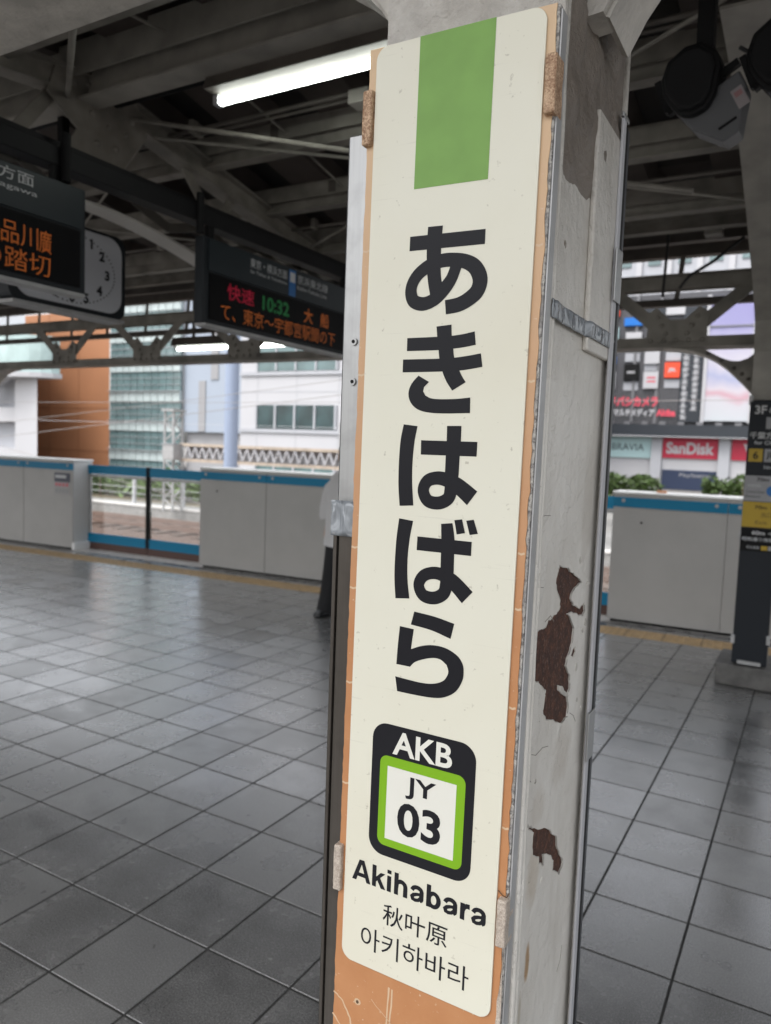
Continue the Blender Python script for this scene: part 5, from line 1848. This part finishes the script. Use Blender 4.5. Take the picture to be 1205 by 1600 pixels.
al = thing('aluminium_trunking', 'tall brushed aluminium trunking strip on the left side of the column', 'trunking', (-.562, .95, 1.405))
obj('cover', MB().box((-.5735, .848, 1.402), (-.5085, 1.06, 1.886)), M_ALU, al, .0015)
obj('dark_edge', MB().box((-.5765, .852, 1.402), (-.5738, 1.06, 1.884)), M_DARKG, al)  # thin dark strip along the left edge
for z in (1.618, 1.565):
    s_ = obj('screw', MB().tube([(-.5555, .8478, z), (-.5555, .8455, z)], .0052, 14), M_ALU, al)
    obj('screw_slot', MB().tube([(-.5555, .8453, z), (-.5555, .8451, z)], .0026, 8), M_BLACK, s_)
br_ = thing('column_guard', 'dark bronze metal guard on the left side of the column', 'guard', (-.56, .95, 0))
obj('guard_face', MB().box((-.5675, .842, .001), (-.5085, 1.08, 1.362)), M_BROWN, br_, .002)
obj('guard_edge', MB().box((-.5745, .839, .001), (-.5677, .856, 1.366)), M_BROWN, br_, .0025)
path = [((-.5755 + .066 * i / 12, .8375, 1.381), (0, -1, 0)) for i in range(13)]
tb_ = band(path, .048, 'wrinkled silver tape patch joining trunking and bronze guard')

# ================================================================== STATION NAME SIGN
sg = thing('station_name_sign', 'tall white station name sign with green band on peeling orange board', 'sign', (-.4025, .802, 1.377))
TH = .0068
SU = Vector((math.cos(TH), 0, -math.sin(TH)))
SV = Vector((math.sin(TH), 0, math.cos(TH)))
SN = Vector((0, -1, 0))
SO = Vector((-.4025, .802, 1.377))


def sp(u, v, n=0):
    return SO + SU * u + SV * v + SN * n


def slab_(poly, n0, n1):
    return MB().prism(poly, SO + SN * n0, SU, SV, SN * (n1 - n0))


# orange backing board (front face 3 mm behind the white panel)
bl, brr, bt, bb = -.1195, .1205, .5852, -.80
edge = []
rnd = random.Random(11)


def rag(a, b, n, amp, axis):
    out = []
    for i in range(n):
        t = i / n
        p = [a[0] + (b[0] - a[0]) * t, a[1] + (b[1] - a[1]) * t]
        p[axis] += amp * (mnoise.noise(Vector((p[0] * 60, p[1] * 60, 2.2))) + .6 * mnoise.noise(Vector((p[0] * 190, p[1] * 190, 5.2))))
        out.append(tuple(p))
    return out


outer = rag((bl, bb), (brr - .003, bb), 2, 0, 0) + rag((brr - .003, bb), (brr - .003, bt), 150, .0022, 0) + rag((brr - .003, bt), (bl + .0008, bt), 2, 0, 0) + rag((bl + .0008, bt), (bl + .0008, bb), 150, .0012, 0)
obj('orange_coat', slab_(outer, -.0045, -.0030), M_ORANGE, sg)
obj('board_core', slab_([(bl, bb), (brr, bb), (brr, bt), (bl, bt)], -.0235, -.0046), M_FLAKY, sg, .0012)
obj('side_trim', MB().add([sp(brr + .0004, v, n) for v in (bb, bt - .005) for n in (-.024, -.007)] + [sp(brr + .0022, v, n) for v in (bb, bt - .005) for n in (-.024, -.007)],
                          [(0, 1, 3, 2), (4, 6, 7, 5), (0, 4, 5, 1), (2, 3, 7, 6), (0, 2, 6, 4), (1, 5, 7, 3)]), M_GALV, sg)
obj('white_panel', slab_(rrect(-.1076, -.5838, .1076, .5845, .0165, 10), -.0028, 0), M_CREAM, sg, .0006)
# cracks and seams in the orange coat
ck_ = MB()


def strip(mb, pts, w_, n):
    vs = []
    P_ = [Vector((a, b, 0)) for a, b in pts]
    for i, p in enumerate(P_):
        d = (P_[min(i + 1, len(P_) - 1)] - P_[max(i - 1, 0)]).normalized()
        q = Vector((-d.y, d.x, 0)) * w_[i] / 2 if isinstance(w_, list) else Vector((-d.y, d.x, 0)) * w_ / 2
        vs += [sp(p.x + q.x, p.y + q.y, n), sp(p.x - q.x, p.y - q.y, n)]
    mb.add(vs, [(2 * i, 2 * i + 1, 2 * i + 3, 2 * i + 2) for i in range(len(P_) - 1)])


M_CRACK = mat('crack_pale', (0.60, 0.44, 0.29), .7)
M_CRACKD = mat('crack_dark', (0.10, 0.055, 0.03), .8)
for v in (.34, .185, -.022, -.083, -.20, -.335):
    for a, b in ((bl + .001, -.1085), (.1085, brr - .004)):
        vv = v + random.uniform(-.01, .01)
        ck_ = MB()
        strip(ck_, [(a, vv), ((a + b) / 2, vv - .0012), (b, vv + .0004)], .0026, -.0029)
        obj('crack', ck_, M_CRACK, sg)
curvy = [[(-.034, -.600), (-.036, -.66), (-.041, -.74), (-.045, -.80)], [(-.029, -.602), (-.031, -.66), (-.036, -.74), (-.040, -.80)], [(bl, -.640), (-.105, -.648), (-.092, -.668), (-.085, -.70), (-.083, -.76)], [(bl, -.672), (-.10, -.690), (-.088, -.688), (-.070, -.69), (-.052, -.699), (-.045, -.71)],
         [(-.06, -.628), (-.02, -.655), (.02, -.675)], [(-.095, -.70), (-.075, -.722), (-.06, -.75)]]
for c_ in curvy:
    L = []
    for a, b in zip(c_[:-1], c_[1:]):
        for k in range(5):
            t = k / 5
            L.append((a[0] + (b[0] - a[0]) * t + random.uniform(-.0006, .0006), a[1] + (b[1] - a[1]) * t + random.uniform(-.0006, .0006)))
    L.append(c_[-1])
    ck_ = MB()
    strip(ck_, L, [.0016 + .0012 * random.random() for _ in L] if c_ is not curvy[4] else .0008, -.0029)
    obj('crack', ck_, M_CRACK, sg)
for u, v in ((-.081, -.640), (.045, -.628), (.098, -.62)):
    obj('nail_hole', MB().prism([(.0052 * math.cos(R(45 * k)), .0046 * math.sin(R(45 * k))) for k in range(8)], sp(u, v, -.003), SU, SV, SN * .0002), M_CRACK, sg)
    obj('nail_head', MB().prism([(.0024 * math.cos(R(60 * k)), .0026 * math.sin(R(60 * k))) for k in range(6)], sp(u, v, -.0027), SU, SV, SN * .0003), M_CRACKD, sg)
# retaining clips, blistered paint
for u0, v0, u1, v1, mm, dp in ((-.1222, .4700, -.1095, .5350, M_CLIPT, .0055), (.1105, .4680, .1235, .5300, M_CLIPT, .0065), (-.1232, -.4925, -.1120, -.4290, M_CLIPB, .0050), (.1105, -.4835, .1225, -.4245, M_CLIPB, .0060)):
    rnd = random.Random(int(abs(u0) * 1e4))
    pts = rag((u0, v0), (u1, v0), 4, .0012, 1) + rag((u1, v0), (u1, v1), 10, .0008, 0) + rag((u1, v1), (u0, v1), 4, .0012, 1) + rag((u0, v1), (u0, v0), 10, .0008, 0)
    obj('retaining_clip', slab_(pts, -.020, dp), mm, sg, .0022, seg=3)
drk = MB()
strip(drk, [(.1085, -.418), (.114, -.4225), (.1195, -.4235), (.1225, -.417)], .0016, .0062 - .008)
obj('crack', drk, M_CRACKD, sg)
# flaked patch at the lower right edge
fp = [(.1165, -.54), (.1185, -.50), (.1195, -.485), (.1199, -.54), (.1195, -.60), (.1165, -.625), (.1105, -.618), (.1085, -.606), (.1095, -.597), (.1135, -.59), (.1145, -.565)]
obj('flaked_patch', slab_(ragged(fp, .0009, 5), -.0030, -.0022), M_CLIPB, sg)

# printing ---------------------------------------------------------------
gb = obj('green_band', MB().poly([(-.0477, .5846), (.0485, .5846), (.0481, .4096), (-.0475, .4100)], SO + SN * .0003, SU, SV), M_GREENB, sg)


def cat_rom(pts, k=6):
    P_ = [Vector((a, b)) for a, b in pts]
    out = []
    for i in range(len(P_) - 1):
        p0, p1, p2, p3 = P_[max(i - 1, 0)], P_[i], P_[i + 1], P_[min(i + 2, len(P_) - 1)]
        for q in range(k):
            t = q / k
            out.append(0.5 * ((2 * p1) + (-p0 + p2) * t + (2 * p0 - 5 * p1 + 4 * p2 - p3) * t * t + (-p0 + 3 * p1 - 3 * p2 + p3) * t ** 3))
    out.append(P_[-1])
    return out


def smooth_poly(pts, k=5, lim=32):
    """rounds the gentle turns of a closed outline and keeps its sharp corners"""
    n = len(pts)
    P_ = [Vector((a, b)) for a, b in pts]
    corner = []
    for i in range(n):
        a, b = P_[i] - P_[i - 1], P_[(i + 1) % n] - P_[i]
        corner.append(a.angle(b) > R(lim))
    out = []
    for i in range(n):
        j = (i + 1) % n
        p1, p2 = P_[i], P_[j]
        if corner[i] and corner[j]:
            out.append(p1)
            continue
        p0 = p1 - (p2 - p1) if corner[i] else P_[i - 1]
        p3 = p2 + (p2 - p1) if corner[j] else P_[(j + 1) % n]
        d = (p2 - p1).length
        m1 = Vector((0, 0)) if False else (p2 - p0) * (d / ((p2 - p1).length + (p1 - p0).length))
        m2 = (p3 - p1) * (d / ((p3 - p2).length + (p2 - p1).length))
        for q in range(k):
            t = q / k
            out.append((2 * t ** 3 - 3 * t * t + 1) * p1 + (t ** 3 - 2 * t * t + t) * m1 + (-2 * t ** 3 + 3 * t * t) * p2 + (t ** 3 - t * t) * m2)
    return out


G = {
'a': (.166, [('p', [(-49.8, 354.9), (48.5, 354.5), (48.5, 337.7), (-49.9, 337.9)]), ('p', [(-26.0, 364.1), (-6.3, 363.8), (-7.2, 340.8), (-6.9, 318.9), (-5.9, 306.2), (-4.2, 295.9), (-7.4, 287.4), (-19.2, 284.6), (-23.0, 301.1), (-25.5, 321.9), (-26.5, 342.6)]), ('s', [(13.5, 315.7), (8.7, 302.8), (1.3, 292.4), (-9.7, 281.2), (-21.3, 275.5), (-31.3, 274.6), (-41.4, 278.8), (-45.3, 288.9), (-43.3, 300.0), (-35.1, 310.7), (-20.8, 319.2), (-5.7, 323.2), (10.2, 323.1), (26.1, 319.7), (38.2, 312.0), (44.8, 298.8), (42.1, 285.9), (32.3, 277.3), (19.3, 271.3), (2.1, 268.9)], [88, 90, 98, 96, 96, 98, 97, 96, 93, 93, 97, 98, 97, 100, 107, 112, 110, 106, 103, 101])]),
'ki': (.166, [('p', [(-47.6, 234.6), (-6.4, 234.9), (13.3, 235.6), (27.3, 237.0), (41.5, 239.5), (43.6, 224.2), (29.9, 221.9), (15.9, 220.5), (-4.6, 219.2), (-47.4, 219.0)]), ('p', [(-52.2, 208.9), (-3.1, 209.1), (16.5, 209.9), (32.2, 211.5), (50.7, 214.2), (53.4, 198.8), (40.0, 196.6), (24.4, 194.8), (1.8, 193.9), (-52.0, 193.4)]), ('p', [(-8.4, 247.0), (11.2, 248.4), (12.2, 235.6), (15.0, 220.5), (17.0, 209.9), (24.4, 194.8), (28.7, 187.4), (33.2, 181.3), (16.3, 171.4), (8.2, 182.0), (2.2, 193.9), (-2.3, 207.7), (-4.2, 218.9), (-6.9, 235.0)]), ('p', [(-29.7, 189.3), (-15.0, 181.7), (-21.5, 175.6), (-22.5, 170.7), (-19.1, 165.5), (-11.6, 162.3), (-0.6, 161.3), (20.9, 161.7), (40.1, 163.5), (40.8, 145.5), (11.2, 144.5), (-8.8, 144.8), (-22.8, 146.7), (-32.3, 150.7), (-39.3, 157.5), (-42.4, 165.7), (-41.5, 174.0), (-36.8, 182.1)])]),
'ha': (.238, [('p', [(-47.3, 130.3), (-27.9, 128.5), (-31.1, 109.7), (-32.6, 84.4), (-31.8, 59.2), (-28.8, 31.6), (-48.1, 29.7), (-51.0, 55.6), (-51.7, 85.8), (-50.6, 111.4)]), ('p', [(-22.1, 111.6), (52.1, 112.2), (51.9, 95.1), (-21.7, 94.3)]), ('s', [(21.3, 130.0), (21.6, 111.6), (21.2, 91.5), (21.1, 71.4), (20.8, 53.4), (17.4, 43.1), (5.2, 37.2), (-9.2, 39.1), (-16.0, 51.0), (-11.0, 62.7), (1.5, 67.1), (15.4, 65.5), (30.6, 59.0), (49.1, 46.0)], [79, 78, 77, 75, 70, 66, 66, 66, 65, 65, 67, 72, 80, 88])]),
'ba': (.238, [('p', [(-47.9, 14.2), (-28.1, 12.6), (-31.5, -8.2), (-33.4, -34.1), (-32.3, -59.9), (-28.4, -84.2), (-48.2, -86.5), (-50.8, -62.2), (-51.3, -36.1), (-50.4, -10.0)]), ('p', [(-21.1, -5.8), (51.6, -5.4), (51.5, -22.2), (-21.3, -22.8)]), ('s', [(17.8, 13.5), (20.3, -5.4), (20.9, -25.8), (21.3, -46.3), (20.9, -61.3), (17.4, -72.1), (5.5, -78.8), (-9.3, -77.3), (-16.2, -65.6), (-10.5, -53.7), (2.1, -48.4), (15.4, -49.3), (30.3, -56.2), (49.5, -72.3)], [64, 74, 74, 74, 70, 66, 66, 66, 62, 62, 63, 68, 78, 85]), ('p', [(27.7, 18.4), (37.7, 20.2), (42.3, 4.2), (31.6, 1.6)]), ('p', [(43.1, 19.1), (52.7, 21.0), (58.9, 4.9), (48.4, 2.6)])]),
'ra': (.238, [('p', [(-20.7, -99.4), (8.0, -101.7), (34.4, -106.4), (30.4, -125.5), (3.8, -119.1), (-24.6, -116.3)]), ('p', [(-40.0, -120.7), (-20.1, -121.6), (-22.8, -147.2), (-23.0, -169.7), (-42.7, -169.7), (-41.7, -144.7)]), ('p', [(-23.0, -147.3), (-8.1, -140.6), (7.4, -137.1), (25.3, -138.0), (40.7, -144.5), (47.6, -152.5), (49.8, -160.2), (49.0, -173.0), (40.7, -188.6), (26.1, -198.6), (10.9, -202.4), (-15.3, -203.9), (-39.8, -204.1), (-43.5, -185.6), (-24.2, -186.5), (-3.0, -186.7), (12.5, -184.1), (23.7, -178.4), (28.6, -171.1), (29.6, -165.1), (26.9, -158.2), (18.5, -153.2), (8.2, -152.9), (-7.2, -157.8), (-17.4, -163.2), (-23.2, -169.8)])])}
for key, (scale, strokes) in G.items():
    mb = MB()
    for si, s_ in enumerate(strokes):
        n = .0003 + .00004 * si
        if s_[0] == 'p':
            pts = smooth_poly(s_[1])
            mb.poly([(p.x / 1000, p.y / 1000) for p in pts], SO + SN * n, SU, SV)
        else:
            c_ = cat_rom(s_[1], 8)
            w_ = [p.x for p in cat_rom([(q, 0) for q in s_[2]], 8)]
            half_n = len(c_) // 2
            vs = []
            for i, p in enumerate(c_):
                d = (c_[min(i + 1, len(c_) - 1)] - c_[max(i - 1, 0)]).normalized()
                q = Vector((-d.y, d.x)) * w_[i] * scale / 2
                # later parts of a stroke lie a hair higher so that crossings never share a plane
                nn = n + .00004 * i / len(c_)
                vs += [sp((p.x + q.x) / 1000, (p.y + q.y) / 1000, nn), sp((p.x - q.x) / 1000, (p.y - q.y) / 1000, nn)]
            mb.add(vs, [(2 * i, 2 * i + 1, 2 * i + 3, 2 * i + 2) for i in range(len(c_) - 1)])
    obj('kana_character', mb, M_INK, sg)

bd = obj('station_badge', MB().poly(rrect(-.0724, -.4235, .0724, -.2490, .0215, 10), SO + SN * .0003, SU, SV), M_INK, sg)
obj('badge_ring', MB().poly(rrect(-.0597, -.4095, .0603, -.2905, .0105, 8), SO + SN * .0005, SU, SV), M_GREENR, bd)
obj('badge_field', MB().poly([(-.0485, -.3995), (.0487, -.3995), (.0487, -.3033), (-.0485, -.3033)], SO + SN * .0007, SU, SV), M_PWHITE, bd)
text('AKB', SO + SN * .0005, SU, SV, M_PWHITE, bd, fit=(-.0425, -.2862, .0410, -.2558), bold=.022)
text('JY', SO + SN * .0009, SU, SV, M_INK, bd, fit=(-.0212, -.3390, .0215, -.3100), bold=.018)
text('03', SO + SN * .0009, SU, SV, M_INK, bd, fit=(-.0312, -.3885, .0300, -.3450), bold=.026)


def arc(cx, cy, rx, ry, a0, a1, n=12):
    return [(cx + rx * math.cos(R(a0 + (a1 - a0) * i / n)), cy + ry * math.sin(R(a0 + (a1 - a0) * i / n))) for i in range(n + 1)]


# bold grotesque letters, in units of 100 = one em: ('p', outline) or ('s', centre line, width)
BOLD = {
'A': (72, [('p', [(0, 0), (16, 0), (37, 60), (43, 72), (26.5, 72)]), ('p', [(72, 0), (56, 0), (35, 60), (29, 72), (45.5, 72)]), ('p', [(18, 15), (54, 15), (49, 28), (23, 28)])]),
'k': (57, [('p', [(5.5, 0), (20.8, 0), (20.8, 72), (5.5, 72)]), ('p', [(20, 17), (20, 34), (38, 52.5), (55, 52.5), (36, 34.5)]), ('p', [(24, 26), (40, 0), (57, 0), (35, 36)])]),
'i': (27, [('p', [(5.5, 0), (20.8, 0), (20.8, 52.5), (5.5, 52.5)]), ('p', [(5.5, 59.5), (20.8, 59.5), (20.8, 72), (5.5, 72)])]),
'h': (61, [('p', [(5.5, 0), (20.8, 0), (20.8, 72), (5.5, 72)]), ('s', [(14, 22), (15.5, 33)] + arc(30.8, 31, 16.5, 16, 160, 0) + [(47.3, 14), (47.3, 0)], [12, 12] + [12] * 4 + [13] * 5 + [14] * 6)]),
'a': (57, [('s', [(10.5, 35)] + arc(28.5, 35.5, 17, 12.5, 165, 10, 8) + [(45, 30), (45, 14)] + arc(52, 12, 7, 9, 185, 232, 4), [13] + [12] * 5 + [13] * 4 + [14, 14] + [13, 12, 11, 10, 9]), ('s', [(45, 27)] + [(38, 27.5), (28, 25.8), (17, 21.5), (11, 14.5), (13.5, 8), (22, 5.2), (33, 7.5), (41, 14), (44.5, 22)], [8, 9, 9.5, 11, 13, 12.5, 10.5, 10, 11, 11])]),
'b': (61, [('p', [(5.5, 0), (20.8, 0), (20.8, 72), (5.5, 72)]), ('s', arc(31.5, 26.2, 17.5, 21.3, 180, -180, 28), [13 + 1.2 * abs(math.cos(R(360 * i / 28))) - 1.5 * abs(math.sin(R(360 * i / 28))) for i in range(29)])]),
'r': (39, [('p', [(5.5, 0), (20.8, 0), (20.8, 52.5), (5.5, 52.5)]), ('s', [(14, 20), (15, 31), (19.5, 40.5), (27, 46), (37.5, 46.2)], [12, 12, 12.5, 13.5, 14.5])]),
}
adv = 0
for ch in 'Akihabara':
    adv += BOLD[ch][0]
kx, ky = .1925 / adv, .0290 / 72
x_pen = -.0952
for ch in 'Akihabara':
    mb = MB()
    for si, s_ in enumerate(BOLD[ch][1]):
        n = .0003 + .00004 * si
        if s_[0] == 'p':
            mb.poly([(x_pen + a * kx, -.4693 + b * ky) for a, b in s_[1]], SO + SN * n, SU, SV)
        else:
            c_ = [Vector(p) for p in s_[1]]
            vs = []
            for i, p in enumerate(c_):
                d = (c_[min(i + 1, len(c_) - 1)] - c_[max(i - 1, 0)]).normalized()
                if c_[0] == c_[-1] and i in (0, len(c_) - 1):
                    d = (c_[1] - c_[-2]).normalized()
                q = Vector((-d.y, d.x)) * s_[2][i] * 1.12 / 2
                nn = n + .00003 * i / len(c_)
                vs += [sp(x_pen + (p.x + q.x) * kx, -.4693 + (p.y + q.y) * ky, nn), sp(x_pen + (p.x - q.x) * kx, -.4693 + (p.y - q.y) * ky, nn)]
            mb.add(vs, [(2 * i, 2 * i + 1, 2 * i + 3, 2 * i + 2) for i in range(len(c_) - 1)])
    obj('latin_letter', mb, M_INK, sg)
    x_pen += BOLD[ch][0] * kx
text('秋叶原', SO + SN * .0003, SU, SV, M_INK, sg, fit=(-.0462, -.5150, .0462, -.4865), bold=.004)
text('아키하바라', SO + SN * .0003, SU, SV, M_INK, sg, fit=(-.0780, -.5590, .0775, -.5275), bold=0.0)
